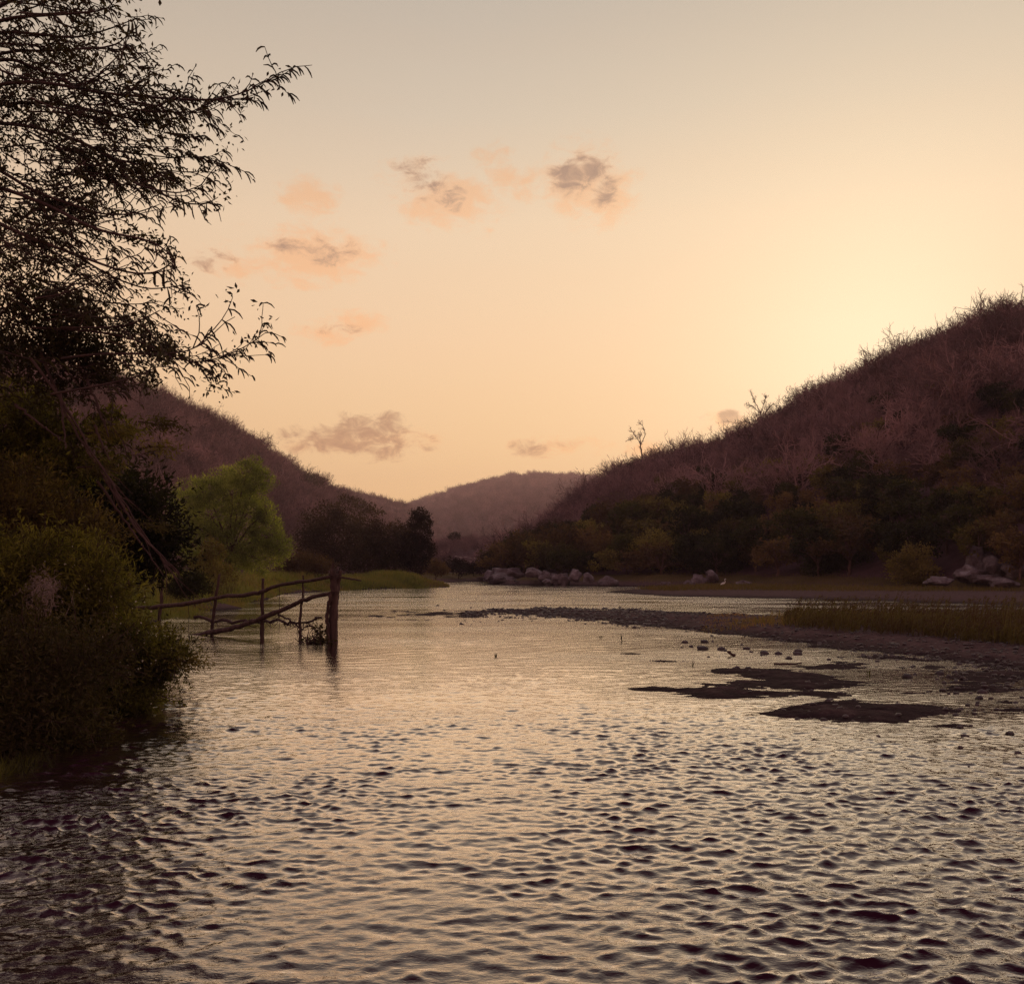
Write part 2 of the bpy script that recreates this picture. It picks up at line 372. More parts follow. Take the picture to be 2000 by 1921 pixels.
MBt = ([880, 1000, 1100, 1250, 1350, 1500, 1600, 1700, 1800, 1900, 2000, 2400, 4000], [1198.5, 1198.5, 1204, 1217, 1230, 1248, 1260, 1270, 1281, 1294, 1306, 1362, 1560])
MT = ([880, 1000, 1100, 1200, 1300, 1400, 1500, 1700, 2000, 2400, 4000], [1197.5, 1192, 1189, 1192, 1196, 1200, 1204, 1211, 1216, 1226, 1260])
BLOBS = [(1180, 1262, 50, 8, .085), (1230, 1278, 60, 6, .095), (1310, 1290, 70, 5, .09), (1460, 1310, 95, 7, .105), (1545, 1322, 85, 7, .10), (1290, 1347, 60, 5, .10), (1640, 1334, 70, 5, .10), (1500, 1320, 90, 5, .09), (1340, 1345, 100, 9, .14),
         (1470, 1338, 110, 9, .125), (1600, 1340, 90, 7, .11), (1430, 1358, 120, 8, .12), (1560, 1352, 80, 7, .095), (1610, 1386, 120, 13, .12), (1720, 1383, 110, 12, .12),
         (1660, 1402, 120, 10, .11), (1800, 1390, 90, 5, .085), (1655, 1297, 50, 8, .105), (1600, 1303, 60, 4, .09), (1690, 1283, 90, 3, .09), (1780, 1288, 60, 3, .08),
         (1800, 1353, 60, 5, .09), (1960, 1370, 55, 5, .09), (1985, 1387, 45, 5, .09), (1930, 1326, 90, 12, .08), (1900, 1345, 80, 7, .09), (1760, 1470, 90, 5, .10),
         (1740, 1488, 80, 4, .10), (1820, 1440, 90, 4, .09), (1920, 1462, 90, 5, .09), (1660, 1452, 60, 4, .08), (1860, 1418, 60, 4, .08), (1965, 1322, 80, 14, .11), (1300, 1264, 60, 6, .05), (1440, 1262, 100, 8, .055), (1850, 1300, 90, 8, .06)]


def ground_h(X, Y):
    X = np.asarray(X, float); Y = np.asarray(Y, float)
    n_lo = fbm(X / 6, Y / 6, 4, 3); n_hi = fbm(X / 0.8, Y / 0.62, 5, 11, 0.62)
    hl = np.minimum((XL(Y) + n_lo * 1.2 - X) * 0.30, 1.0) + n_lo * 0.12
    hr = np.minimum((X - XR(Y) + n_lo * 2) * 0.2, 1.3) + n_lo * 0.2
    hf = np.minimum((Y - 153 + n_lo * 3) * 0.12, 1.2)
    h = np.maximum(np.maximum(hl, hr), np.maximum(hf, -0.55))
    Yc = np.maximum(Y, 3.0); px = 1000 + F * X / Yc; py = HZ + CAM_H * F / Yc
    toY = Yc * Yc / (CAM_H * F)
    d = np.minimum(np.minimum((np.interp(px, *FB) - py) * toY, (py - np.interp(px, *FT)) * toY), (px - 1195) / F * Yc)
    hfar = np.clip(d * 0.035, -0.5, 0.30) + n_hi * 0.05
    d = np.minimum(np.minimum((np.interp(px, *MBt) - py) * toY, (py - np.interp(px, *MT)) * toY), (px - 890) / F * Yc)
    k = np.interp(px, [880, 1300, 1500, 1700], [0.16, 0.28, 0.8, 1.0])
    hmid = np.clip(d * 0.08 * k, -0.5, 0.20) + n_hi * 0.085 + 0.012
    wet = np.exp(-((px - 1650) / 520) ** 2 - ((py - 1350) / 120) ** 2)
    sh = -0.35 + 0.272 * np.minimum(wet * 1.6, 1.0) * smooth01((px - 1330) / 330)  + 0.235 * np.minimum(wet * 1.6, 1.0) * (1 - smooth01((px - 1330) / 330))
    amp = 0 * X
    for bx, by, rx, ry, a in BLOBS:
        amp = amp + a * np.exp(-(((px - bx) / rx) ** 2 + ((py - by) / ry) ** 2))
    sh = sh + np.minimum(amp, 0.15) * 1.45 + n_hi * (0.085 + 0.9 * np.minimum(amp, 0.12))
    streak = fbm(X / 1.4, Y / 0.28, 4, 31, 0.62) * 0.10 * np.minimum(amp * 12, 1)
    sh = sh + streak; sh = np.where(sh > 0, 0.30 * sh, sh)
    return np.maximum(np.maximum(h, hfar), np.maximum(hmid, sh))


def fan_grid(us, Ys, ymin=6.0):
    U, Yg = np.meshgrid(us, Ys)
    X = U * np.maximum(Yg, ymin) + np.sign(U) * np.maximum(np.abs(U) - 1.3, 0) * 160
    X = np.clip(X, -1600 + U, 1600 + U)
    r, c = U.shape
    i = np.arange(r - 1)[:, None] * c + np.arange(c - 1)[None]
    Q = np.stack([i, i + 1, i + c + 1, i + c], -1).reshape(-1, 4)
    return U, X, Yg, Q


def rowset(y0, y1, pxstep, dmin=0.0):
    ys = [y0]
    while ys[-1] < y1:
        y = ys[-1]; ys.append(y + max(dmin, pxstep * y * y / (CAM_H * F)))
    return ys


us = np.concatenate([np.linspace(-5, -0.6, 24)[:-1], np.arange(-0.6, -0.06, 0.005), np.arange(-0.06, 0.56, 0.0013), np.linspace(0.56, 5, 34)])
Ys = [-60, -30, -12, -4, 0, 3, 5, 7] + rowset(9.0, 70, 0.9) + rowset(73, 160, 1.0, 2.0) + [175, 200, 240, 300, 400, 600, 900, 1400]
U, X, Y, Q = fan_grid(us, Ys)
Z = ground_h(X, Y)
tag(obj('ground', mesh('ground', np.stack([X, Y, Z], -1).reshape(-1, 3), Q, M['ground'], True)), kind='structure')


# ---------------------------------------------------------------- water surface with real waves
def wave_tile(N, L, lam, sig, direc, pw, seed):
    rg = np.random.default_rng(seed)
    k1 = np.fft.fftfreq(N, L / N) * 2 * PI
    kx, ky = np.meshgrid(k1, k1); k = np.hypot(kx, ky) + 1e-9
    A = np.exp(-(np.log(k * lam / (2 * PI)) / sig) ** 2) * k ** -1.2
    A = A * (np.abs(np.cos(np.arctan2(ky, kx) - direc)) ** pw * 0.9 + 0.1); A[0, 0] = 0
    H = A * (rg.normal(size=(N, N)) + 1j * rg.normal(size=(N, N)))
    h = np.fft.ifft2(H).real; s = h.std()
    Dx = np.fft.ifft2(1j * kx / k * H).real; Dy = np.fft.ifft2(1j * ky / k * H).real
    return (h / s, Dx / s, Dy / s, N, L)


def wsample(tile, x, y, rot):
    c, s_ = math.cos(rot), math.sin(rot); N, L = tile[3], tile[4]
    u = ((c * x + s_ * y) / L * N) % N; v = ((-s_ * x + c * y) / L * N) % N
    i = np.floor(u).astype(int); j = np.floor(v).astype(int); fu = u - i; fv = v - j
    i %= N; j %= N; i2 = (i + 1) % N; j2 = (j + 1) % N
    o = [t[j, i] * (1 - fu) * (1 - fv) + t[j, i2] * fu * (1 - fv) + t[j2, i] * (1 - fu) * fv + t[j2, i2] * fu * fv for t in tile[:3]]
    return o[0], c * o[1] - s_ * o[2], s_ * o[1] + c * o[2]


us = np.concatenate([np.linspace(-5, -0.64, 14)[:-1], np.linspace(-0.64, 0.64, 780), np.linspace(0.64, 5, 14)[1:]])
Ys = [-60, -30, -12, -4, 0, 2.5, 3.5] + rowset(4.0, 100, 0.62, 0.0135) + [104, 110, 118, 126, 135, 145, 160, 175]
U, X, Y, Q = fan_grid(us, Ys, 4.0)
dYr = np.gradient(Y, axis=0)
inside = smooth01((0.66 - np.abs(U)) / 0.04) * smooth01((Y - 2.5) / 1.0)
patch = smooth01(fbm(X / 2.2, Y / 2.6, 4, 21) * 2.0 + 0.5)
near = np.interp(Y, [0, 8.0, 10.5, 14, 22, 45, 100], [1.12, 1.0, 0.66, 0.36, 0.32, 0.8, 0.9])
leftish = smooth01((-X / np.maximum(Y, 3) - 0.15) / 0.3)
near = near * (1 + 0.25 * leftish) * (0.82 + 0.6 * patch)
shallow = smooth01((ground_h(X, Y) + 0.14) / 0.12)
near = near * (1 - 0.62 * shallow) * inside
Zw = 0 * X; XX = X.copy(); YY = Y.copy()
for lam, sig, L, N, amp, chop, rot, pw, seed in [
        (0.60, 0.5, 13.1, 512, 0.0042, 1.1, 0.22, 1.8, 1), (0.21, 0.55, 7.3, 768, 0.0058, 1.2, -0.22, 1.0, 2),
        (0.115, 0.45, 4.1, 640, 0.0029, 1.1, 0.10, 0.8, 3), (0.10, 0.40, 2.3, 512, 0.0012, 0.8, -0.5, 0.5, 4)]:
    t = wave_tile(N, L, lam, sig, PI / 2, pw, seed)
    a, bx_, by_ = wsample(t, X, Y, rot)
    A_ = amp * near * smooth01((lam / np.maximum(dYr, 1e-3) - 2.0) / 3.0)
    Zw += a * A_; XX += bx_ * A_ * chop; YY += by_ * A_ * chop
tag(obj('water', mesh('water', np.stack([XX, YY, Zw], -1).reshape(-1, 3), Q, M['water'], True)), kind='structure')


# ---------------------------------------------------------------- hills
class Hill:
    def __init__(s, px, foot_D, ridge_D, ridge_py, foot_z=0.6, p=0.95, rough=1.0, seed=0):
        s.px, s.fd, s.rd, s.rp, s.fz, s.p, s.rough, s.seed = map(lambda q: q, (px, foot_D, ridge_D, ridge_py, foot_z, p, rough, seed))
    def pt(s, px, v):
        px = np.asarray(px, float); v = np.asarray(v, float)
        fd = np.interp(px, *s.fd); rd = np.interp(px, *s.rd); rp = np.interp(px, *s.rp)
        zr = CAM_H + (HZ - rp) / F * rd
        vv = np.minimum(v, 1.0); Yd = fd + (rd - fd) * v
        z = s.fz + (zr - s.fz) * vv ** s.p
        over = np.maximum(v - 1.0, 0); z = z - (zr - s.fz) * np.minimum(over * 1.4, 1.05) ** 1.2
        Xd = (px - 1000) / F * Yd
        nz = fbm(Xd / 26, Yd / 26, 4, s.seed + 50) * 7 * s.rough * np.sin(PI * np.minimum(v, 1)) ** 0.8
        nz = nz + fbm(Xd / 7, Yd / 7, 3, s.seed + 60) * 1.2 * s.rough * smooth01(v * 4)
        return np.stack([Xd, Yd, z + nz * np.minimum(1, (zr - s.fz) / 30)], -1)
    def build(s, name, x0, x1, nx, nv=60, vend=1.8):
        pxs = np.linspace(x0, x1, nx); vs_ = np.concatenate([np.linspace(-0.04, 1.0, nv), np.linspace(1.02, vend, 10)])
        P, V_ = np.meshgrid(pxs, vs_)
        W = s.pt(P, V_); r, c = P.shape
        W[0, :, 2] = -1.0
        i = np.arange(r - 1)[:, None] * c + np.arange(c - 1)[None]
        Q = np.stack([i, i + 1, i + c + 1, i + c], -1).reshape(-1, 4)
        return tag(obj(name, mesh(name, W.reshape(-1, 3), Q, M['hill'], True)), kind='structure')


right_hill = Hill(None, ([900, 980, 1100, 1300, 1500, 1750, 2000, 2600, 3400], [160, 142, 124, 118, 106, 92, 78, 60, 52]),
                  ([900, 980, 1100, 1185, 1400, 1600, 2000, 2600, 3400], [175, 190, 260, 320, 285, 245, 180, 140, 120]),
                  ([900, 975, 1000, 1050, 1100, 1185, 1215, 1300, 1400, 1450, 1520, 1600, 1700, 1750, 1850, 1900, 2000, 2400, 3400],
                   [1112, 1106, 1094, 1064, 1034, 970, 950, 925, 900, 880, 838, 796, 754, 722, 684, 661, 640, 548, 430]), p=0.93, seed=1)
left_hill = Hill(None, ([-1500, -400, 0, 300, 600, 860], [60, 75, 90, 120, 165, 215]),
                 ([-1500, -400, 0, 236, 640, 760, 860], [150, 170, 200, 235, 330, 360, 370]),
                 ([-1500, -400, 0, 120, 236, 343, 400, 450, 511, 557, 586, 620, 646, 700, 760, 820, 870], [560, 610, 690, 722, 758, 806, 826, 852, 890, 920, 938, 955, 972, 1004, 1050, 1088, 1106]), seed=2)
mid_hill = Hill(None, ([350, 1000], [380, 400]), ([350, 1000], [780, 780]),
                ([350, 560, 646, 700, 736, 796, 850, 900, 960], [905, 935, 958, 970, 978, 994, 1030, 1070, 1108]), seed=3)
far_hill = Hill(None, ([500, 1500], [560, 580]), ([500, 1500], [1600, 1600]),
                ([500, 700, 796, 860, 900, 950, 1000, 1050, 1110, 1160, 1190, 1300, 1500], [1010, 1000, 992, 971, 957, 944, 934, 930, 933, 936, 944, 975, 1060]), rough=1.6, seed=4)
foothill = Hill(None, ([700, 1250], [200, 210]), ([700, 1250], [330, 340]),
                ([700, 780, 830, 880, 925, 1000, 1050, 1100, 1250], [1080, 1074, 1070, 1060, 1055, 1066, 1062, 1050, 1040]), seed=5, p=1.1)
right_hill.build('right_hill', 930, 3400, 420, 90)
left_hill.build('left_hill', -1500, 868, 260, 70)
mid_hill.build('middle_hill', 350, 955, 120, 40)
far_hill.build('far_hill', 500, 1500, 260, 80, 1.35)
foothill.build('low_foothill', 700, 1250, 110, 30)

# pale dirt track on the foothill: a thin sheet laid on the slope
cent = [(888, 0.47), (896, 0.455), (905, 0.43), (912, 0.40), (906, 0.375), (915, 0.35), (930, 0.33)]
ct = np.array([(np.interp(t, np.linspace(0, 1, len(cent)), [c_[0] for c_ in cent]), np.interp(t, np.linspace(0, 1, len(cent)), [c_[1] for c_ in cent])) for t in np.linspace(0, 1, 30)])
wd = np.interp(np.linspace(0, 1, 30), [0, 0.3, 0.6, 1], [1.0, 3.2, 3.0, 0.8])
A_ = foothill.pt(ct[:, 0] - wd * 1.3, ct[:, 1] + .006); B_ = foothill.pt(ct[:, 0] + wd * 1.3, ct[:, 1] - .006)
A_[:, 2] += 0.9; B_[:, 2] += 0.9
i = np.arange(29)
tag(obj('dirt_track', mesh('dirt_track', np.vstack([A_, B_]), np.stack([i, i + 30, i + 31, i + 1], -1), M['track'], True)), kind='structure')

hz = mesh('haze', [(x, y, z) for z in (-3, 215) for x, y in ((-1700, -250), (1700, -250), (1700, 2200), (-1700, 2200))],
          [(3, 2, 1, 0), (4, 5, 6, 7), (0, 1, 5, 4), (1, 2, 6, 5), (2, 3, 7, 6), (3, 0, 4, 7)], M['haze'])
tag(obj('haze', hz), kind='stuff')

# ---------------------------------------------------------------- tree builders
def wander(rng, P0, d, L, n, bend=0.15, up=0.0, droop=0.0):
    P = [np.array(P0, float)]; d = np.array(d, float); d /= np.linalg.norm(d)
    for i in range(n):
        d = d + rng.normal(size=3) * bend + np.array([0, 0, up - droop * i / n]); d /= np.linalg.norm(d)
        P.append(P[-1] + d * L / n)
    return np.array(P), d


def side_dir(rng, d, ang):
    a = np.cross(d, rng.normal(size=3)); a /= np.linalg.norm(a) + 1e-9
    return d * math.cos(ang) + a * math.sin(ang)


def tangent(P, i): return (P[min(i + 1, len(P) - 1)] - P[max(i - 1, 0)]) / (np.linalg.norm(P[min(i + 1, len(P) - 1)] - P[max(i - 1, 0)]) + 1e-9)


def bare_tree(seed, H, spread=0.55, stems=3, twr=0.016, dens=1.0):
    """leafless dry-forest tree: several stems, fans of upward twigs; returns (trunk, twigs) builders"""
    rng = np.random.default_rng(seed); tr = MB(); tw = MB()
    for s_ in range(stems + 1):
        d0 = np.array([rng.normal() * spread * 0.9, rng.normal() * spread * 0.9, 1.0])
        P, _ = wander(rng, (rng.normal() * 0.1, rng.normal() * 0.1, -0.4), d0, H * rng.uniform(0.5, 0.72), 6, 0.10, 0.05)
        tr.tube(P, np.linspace(H * 0.016, H * 0.005, 7), 4)
        for b in range(int(7 * dens)):
            i = rng.integers(1, 6); d = side_dir(rng, tangent(P, i), rng.uniform(0.6, 1.25)); d[2] = d[2] * 0.5 + 0.22
            P1, _ = wander(rng, P[i], d, H * rng.uniform(0.28, 0.48), 4, 0.17, 0.05)
            tw.tube(P1, np.linspace(H * 0.006, twr * 0.7, 5), 3)
            for c in range(5):
                j = rng.integers(1, 5); d2 = side_dir(rng, tangent(P1, j), rng.uniform(0.35, 0.9))
                P2, _ = wander(rng, P1[j], d2, H * rng.uniform(0.14, 0.26), 3, 0.24, 0.03)
                tw.tube(P2, np.linspace(twr, twr * 0.6, 4), 3)
                for e in range(3):
                    k = rng.integers(1, 4); d3 = side_dir(rng, tangent(P2, k), rng.uniform(0.3, 0.9))
                    P3, _ = wander(rng, P2[k], d3, H * rng.uniform(0.07, 0.15), 2, 0.3, 0.0)
                    tw.tube(P3, [twr * 0.8, twr * 0.65, twr * 0.4], 3)
    return tr, tw


def leafy_tree(rng, base, lobes, nleaf, L, W, trunk_r, limbs=True, up=0.25, shell=0.55, stems=1, clump=14, droop=0.0, spread=None, k=5, shoots=0, shoot_len=0.4):
    """lobes: list of (centre, radii); clumps of leaves spread through each lobe, limbs run out to them"""
    tr = MB(); cr = MB(); base = np.array(base, float)
    tot = sum(np.prod(r) ** (2 / 3) for _, r in lobes)
    top = np.mean([c for c, _ in lobes], 0); fork = base + (top - base) * 0.35
    fork[2] = base[2] + (top[2] - base[2]) * 0.4
    t = np.linspace(0, 1, 6)[:, None]
    Pm = base - np.array([0, 0, 0.4]) + (fork - base + np.array([0, 0, 0.4])) * t + rng.normal(size=(6, 3)) * trunk_r * 0.4
    tr.tube(Pm, np.linspace(trunk_r, trunk_r * 0.75, 6), 7)
    for c, r in lobes:
        c = np.array(c); r = np.array(r)
        t = np.linspace(0, 1, 7)[:, None]
        Pl = fork + (c - fork) * t; Pl[:, 2] += np.sin(t[:, 0] * PI) * 0.12 * np.linalg.norm(c - fork); Pl[1:] += rng.normal(size=(6, 3)) * r.mean() * 0.05
        tr.tube(Pl, np.linspace(trunk_r * 0.6, trunk_r * 0.12, 7), k)
        m = max(3, int(nleaf * np.prod(r) ** (2 / 3) / tot / clump))
        u = rng.normal(size=(m, 3)); u /= np.linalg.norm(u, axis=1, keepdims=True)
        rad = (1 - shell * rng.random(m) ** 1.4)[:, None]
        rad *= (1 + 0.22 * np.sin(u[:, :1] * 5 + c[0]) * np.cos(u[:, 2:3] * 4 + c[2]))
        C = c + u * r * rad
        for q in range(0, m, max(1, m // 12)):
            Pb = np.array([c, (c + C[q]) / 2 + rng.normal(size=3) * r * 0.08, C[q]]); tr.tube(Pb, [trunk_r * 0.14, trunk_r * 0.09, trunk_r * 0.04], 3)
        cs_ = (spread or r.mean() * 0.22)
        Cl = np.repeat(C, clump, 0); D = np.repeat(u, clump, 0) * 0.8 + rng.normal(size=(m * clump, 3)) * 0.7
        D[:, 2] += up - droop
        Cl = Cl + rng.normal(size=Cl.shape) * cs_ * np.array([1, 1, 0.8])
        cr.leaves(Cl, D, L * rng.uniform(0.6, 1.3, len(Cl)), W * rng.uniform(0.7, 1.3, len(Cl)), rng)
        for q in range(shoots):
            u1 = rng.normal(size=3); u1[1] = -abs(u1[1]) * 0.6; u1 /= np.linalg.norm(u1)
            Ps, _ = wander(rng, c + u1 * r * 0.85, u1 * 0.8 + [0, 0, rng.uniform(-0.2, 0.9)], shoot_len * rng.uniform(0.5, 1.4), 5, 0.14, 0.0, 0.15)
            tr.tube(Ps, np.linspace(0.007, 0.003, 6), 3); ns = 26
            t_ = rng.uniform(0.1, 5, ns); i_ = np.minimum(t_.astype(int), 4); Cs = Ps[i_] + (Ps[i_ + 1] - Ps[i_]) * (t_ - i_)[:, None]
            Ds = rng.normal(size=(ns, 3)) * 0.8 + (Ps[-1] - Ps[0]) / np.linalg.norm(Ps[-1] - Ps[0]) * 0.9
            cr.leaves(Cs, Ds, L * 1.15 * rng.uniform(0.7, 1.2, ns), W, rng)
    return tr, cr


def lobes_px(rng, Y, ls, depth=0.8):
    out = []
    for px, py, rx, ry in ls:
        Yl = Y + rng.uniform(-0.5, 0.5) * rx / F * Y
        out.append((at(px, py, Yl), np.array([rx, rx * depth, ry]) / F * Yl))
    return out


def plant(name, cat, label, base, lobes, nleaf, L, W, tr_r, leaf, bark='dark_bark', group=None, seed=0, stem='trunk', crown='crown', **kw):
    rng = np.random.default_rng(seed)
    base = np.array(base, float)
    tr, cr = leafy_tree(rng, base, lobes, nleaf, L, W, tr_r, **kw)
    e = empty(name, base, label, cat, group)
    tr.obj(stem, M[bark], e, smooth=True, origin=base); cr.obj(crown, M[leaf], e, origin=base)
    return e


# ---------------------------------------------------------------- hillside woods
bare_src = []
for i in range(7):
    tr, tw = bare_tree(100 + i, 5.0, 0.5 + 0.1 * (i % 3), 3 + i % 3, 0.024)
    bare_src.append((tr.build('trunk', M['bark'], True), tw.build('crown', M['bare'])))


def generic_lobes(rng, H, Wd, n):
    out = []
    for i in range(n):
        a = rng.uniform(0, 2 * PI); q = rng.uniform(0.1, 0.8) * Wd
        rr = Wd * rng.uniform(0.18, 0.42)
        out.append((np.array([math.cos(a) * q, math.sin(a) * q, H * rng.uniform(0.35, 0.82)]), np.array([rr, rr, rr * rng.uniform(0.55, 0.85)])))
    return out


leafy_src = {}
for kind, (leaf, nl) in {'evergreen': ('leaf_evergreen', 2600), 'olive': ('leaf_olive', 2200), 'rusty': ('leaf_rusty', 1500)}.items():
    leafy_src[kind] = []
    for i in range(3):
        rng = np.random.default_rng(300 + i + len(kind) * 10)
        tr, cr = leafy_tree(rng, (0, 0, 0), generic_lobes(rng, 5.0, 2.6, 14), nl, 0.30, 0.17, 0.13, clump=10, shell=0.5)
        leafy_src[kind].append((tr.build('trunk', M['bark'], True), cr.build('crown', M[leaf])))

# one-mesh versions for the wood too far or too thick to count
hidden = bpy.data.collections.new('wood_sources')
for i in range(4):
    tr, tw = bare_tree(200 + i, 5.0, 0.6, 4, 0.024, 0.8)
    tw.V = tr.V + tw.V; nn = sum(len(v) for v in tr.V); tw.Q = tr.Q + [q + nn for q in tw.Q]
    obj('dry_shrub_%d' % i, tw.build('dry_shrub', M['bare']), col=None); hidden.objects.link(bpy.data.objects['dry_shrub_%d' % i])
hidden_leafy = bpy.data.collections.new('leafy_sources')
for i, k_ in enumerate(['evergreen', 'olive', 'rusty']):
    o_ = obj('leafy_shrub_%d' % i, leafy_src[k_][0][1], col=None); hidden_leafy.objects.link(o_)


def scatter(name, pts, scl, rz, source, label=None):
    """one stuff object: geometry nodes put the source meshes on these points"""
    me = bpy.data.meshes.new(name); me.vertices.add(len(pts)); me.vertices.foreach_set('co', np.asarray(pts, np.float32).ravel())
    a = me.attributes.new('scl', 'FLOAT_VECTOR', 'POINT'); a.data.foreach_set('vector', np.asarray(scl, np.float32).ravel())
    b = me.attributes.new('rz', 'FLOAT_VECTOR', 'POINT'); b.data.foreach_set('vector', np.stack([0 * rz, 0 * rz, rz], -1).astype(np.float32).ravel())
    o = obj(name, me)
    ng = bpy.data.node_groups.new(name + '_scatter', 'GeometryNodeTree')
    ng.interface.new_socket('Geometry', in_out='INPUT', socket_type='NodeSocketGeometry'); ng.interface.new_socket('Geometry', in_out='OUTPUT', socket_type='NodeSocketGeometry')
    gi = ng.nodes.new('NodeGroupInput'); go = ng.nodes.new('NodeGroupOutput')
    ci = ng.nodes.new('GeometryNodeCollectionInfo'); ci.inputs[0].default_value = source; ci.inputs['Separate Children'].default_value = True; ci.inputs['Reset Children'].default_value = True
    ip = ng.nodes.new('GeometryNodeInstanceOnPoints'); ip.inputs['Pick Instance'].default_value = True
    for nm, sock in (('scl', 'Scale'), ('rz', 'Rotation')):
        na = ng.nodes.new('GeometryNodeInputNamedAttribute'); na.data_type = 'FLOAT_VECTOR'; na.inputs[0].default_value = nm
        ng.links.new(na.outputs[0], ip.inputs[sock])
    ng.links.new(gi.outputs[0], ip.inputs['Points']); ng.links.new(ci.outputs[0], ip.inputs['Instance']); ng.links.new(ip.outputs[0], go.inputs[0])
    md = o.modifiers.new('scatter', 'NODES'); md.node_group = ng
    return tag(o, kind='stuff')


def copy_thing(name, src, loc, rz, scl, label, cat, group):
    e = empty(name, loc, label, cat, group, rz); e.scale = scl
    obj('trunk', src[0], e); obj('crown', src[1], e)
    return e


rg = np.random.default_rng(5)


def zone(px):
    for lim, t in [(1060, 'above the bend boulders'), (1150, 'left of the rusty bush'), (1225, 'just left of the dead tree'), (1285, 'just right of the dead tree'), (1370, 'behind the round boulder'), (1440, 'over the egret'),
                   (1520, 'by the spreading bare tree'), (1600, 'under the olive halfway tree'), (1680, 'left of the domed evergreen'), (1790, 'over the domed evergreen'), (1870, 'right of the domed evergreen'), (1940, 'above the pale outcrop'), (9999, 'near the right edge')]:
        if px < lim: return t




def sample_hill(h, n, x0, x1, v0, v1, seed, mind=2.2):
    """points on the slope, even per square metre, not too close together"""
    r = np.random.default_rng(seed); m = n * 14
    px = r.uniform(x0, x1, m); v = r.uniform(v0, v1, m)
    fd = np.interp(px, *h.fd); rd = np.interp(px, *h.rd); Yd = fd + (rd - fd) * v
    k = r.random(m) < Yd * (rd - fd) / 45000.0
    px, v = px[k], v[k]; P = h.pt(px, v); out = []; cell = {}
    for a_, b_, p in zip(px, v, P):
        if len(out) >= n: break
        i, j = int(p[0] // mind), int(p[1] // mind)
        if any((i + a, j + b) in cell and (cell[(i + a, j + b)][0] - p[0]) ** 2 + (cell[(i + a, j + b)][1] - p[1]) ** 2 < mind * mind for a in (-1, 0, 1) for b in (-1, 0, 1)): continue
        cell[(i, j)] = p; out.append((a_, b_, p))
    return out


# the wood on the right hill
Rp = sample_hill(right_hill, 1500, 960, 2450, 0.0, 1.03, 7, 3.0)
ridge = [(px, 1.0, right_hill.pt(px, 0.99)) for px in np.arange(990, 2080, 15.0) + rg.uniform(-7, 7, len(np.arange(990, 2080, 15.0)))]
bare_n = 0; leafy_n = 0; rest = []; restl = []
for (px, v, p) in ridge + Rp:
    sl = (np.interp(px, [950, 1200, 1500, 1800, 2400], [0.85, 0.55, 0.38, 0.30, 0.28])) + 0.28 * float(fbm(p[0] / 18, p[1] / 18, 2, 77)) + rg.normal() * 0.15
    inview = px < 2080
    if v > sl:
        s = rg.uniform(0.75, 1.3) * (1.55 if v < 0.97 else 1.75 * min(max(p[1] / 280, 0.72), 1.1))
        if inview and bare_n < 205 and (v >= 0.985 or (v > sl + 0.02 and rg.random() < 0.34)):
            bare_n += 1
            zz = zone(px); size = 'low' if s < (1.2 if v >= .985 else 1.0) else ('tall' if s > (1.5 if v >= .985 else 1.25) else 'middling')
            lab = ('%s leafless tree against the sky on the right ridge, %s' % (size, zz)) if v >= 0.985 else ('%s leafless tree %s the right slope, %s' % (size, 'high on' if v > .75 else 'midway up' if v > .5 else 'low on', zz))
            copy_thing('bare_tree', bare_src[rg.integers(7)], p, rg.uniform(0, 6.28), (s, s, s * rg.uniform(0.85, 1.15)), lab, 'tree',
                       'leafless trees on the right ridge' if v >= 0.985 else 'leafless trees on the right slope')
        else: rest.append((p, s))
    else:
        q = rg.random(); band = v / max(sl, 0.05)
        kind = 'evergreen' if (band < 0.45 and q < 0.5) or q < 0.16 else ('olive' if q < 0.72 else 'rusty')
        s = rg.uniform(0.7, 1.25) * (1.15 if band < 0.4 else 0.95)
        if inview and leafy_n < 240:
            leafy_n += 1
            lab = '%s %s %s right slope, %s' % ('small' if s < 0.9 else 'large' if s > 1.15 else 'middling', {'evergreen': 'dark evergreen', 'olive': 'olive bushy tree', 'rusty': 'brown half-dry tree'}[kind],
                                                'at the foot of' if v < 0.12 else 'low on' if v < 0.3 else 'midway up', zone(px))
            copy_thing('leafy_tree', leafy_src[kind][rg.integers(3)], p, rg.uniform(0, 6.28), (s, s, s * rg.uniform(0.8, 1.1)), lab, 'tree', kind + ' trees low on the right hill')
        else: restl.append((p, s))
extra = sample_hill(right_hill, 1900, 960, 2300, 0.03, 1.0, 17, 2.2)
for (px, v, p) in extra:
    sl = (np.interp(px, [950, 1200, 1500, 1800, 2400], [0.85, 0.55, 0.36, 0.30, 0.28])) + 0.28 * float(fbm(p[0] / 18, p[1] / 18, 2, 77))
    if v > sl * 0.75: rest.append((p, rg.uniform(0.35, 0.7)))
    elif rg.random() < 0.5: restl.append((p, rg.uniform(0.4, 0.7)))


def put_rest(name, lst, src, seed):
    r = np.random.default_rng(seed)
    P = np.array([a for a, _ in lst]); S = np.array([b for _, b in lst])
    return scatter(name, P, np.stack([S, S, S * r.uniform(0.8, 1.15, len(S))], -1), r.uniform(0, 6.28, len(S)), src)


put_rest('dry_forest', rest, hidden, 1)
put_rest('undergrowth', restl, hidden_leafy, 2)

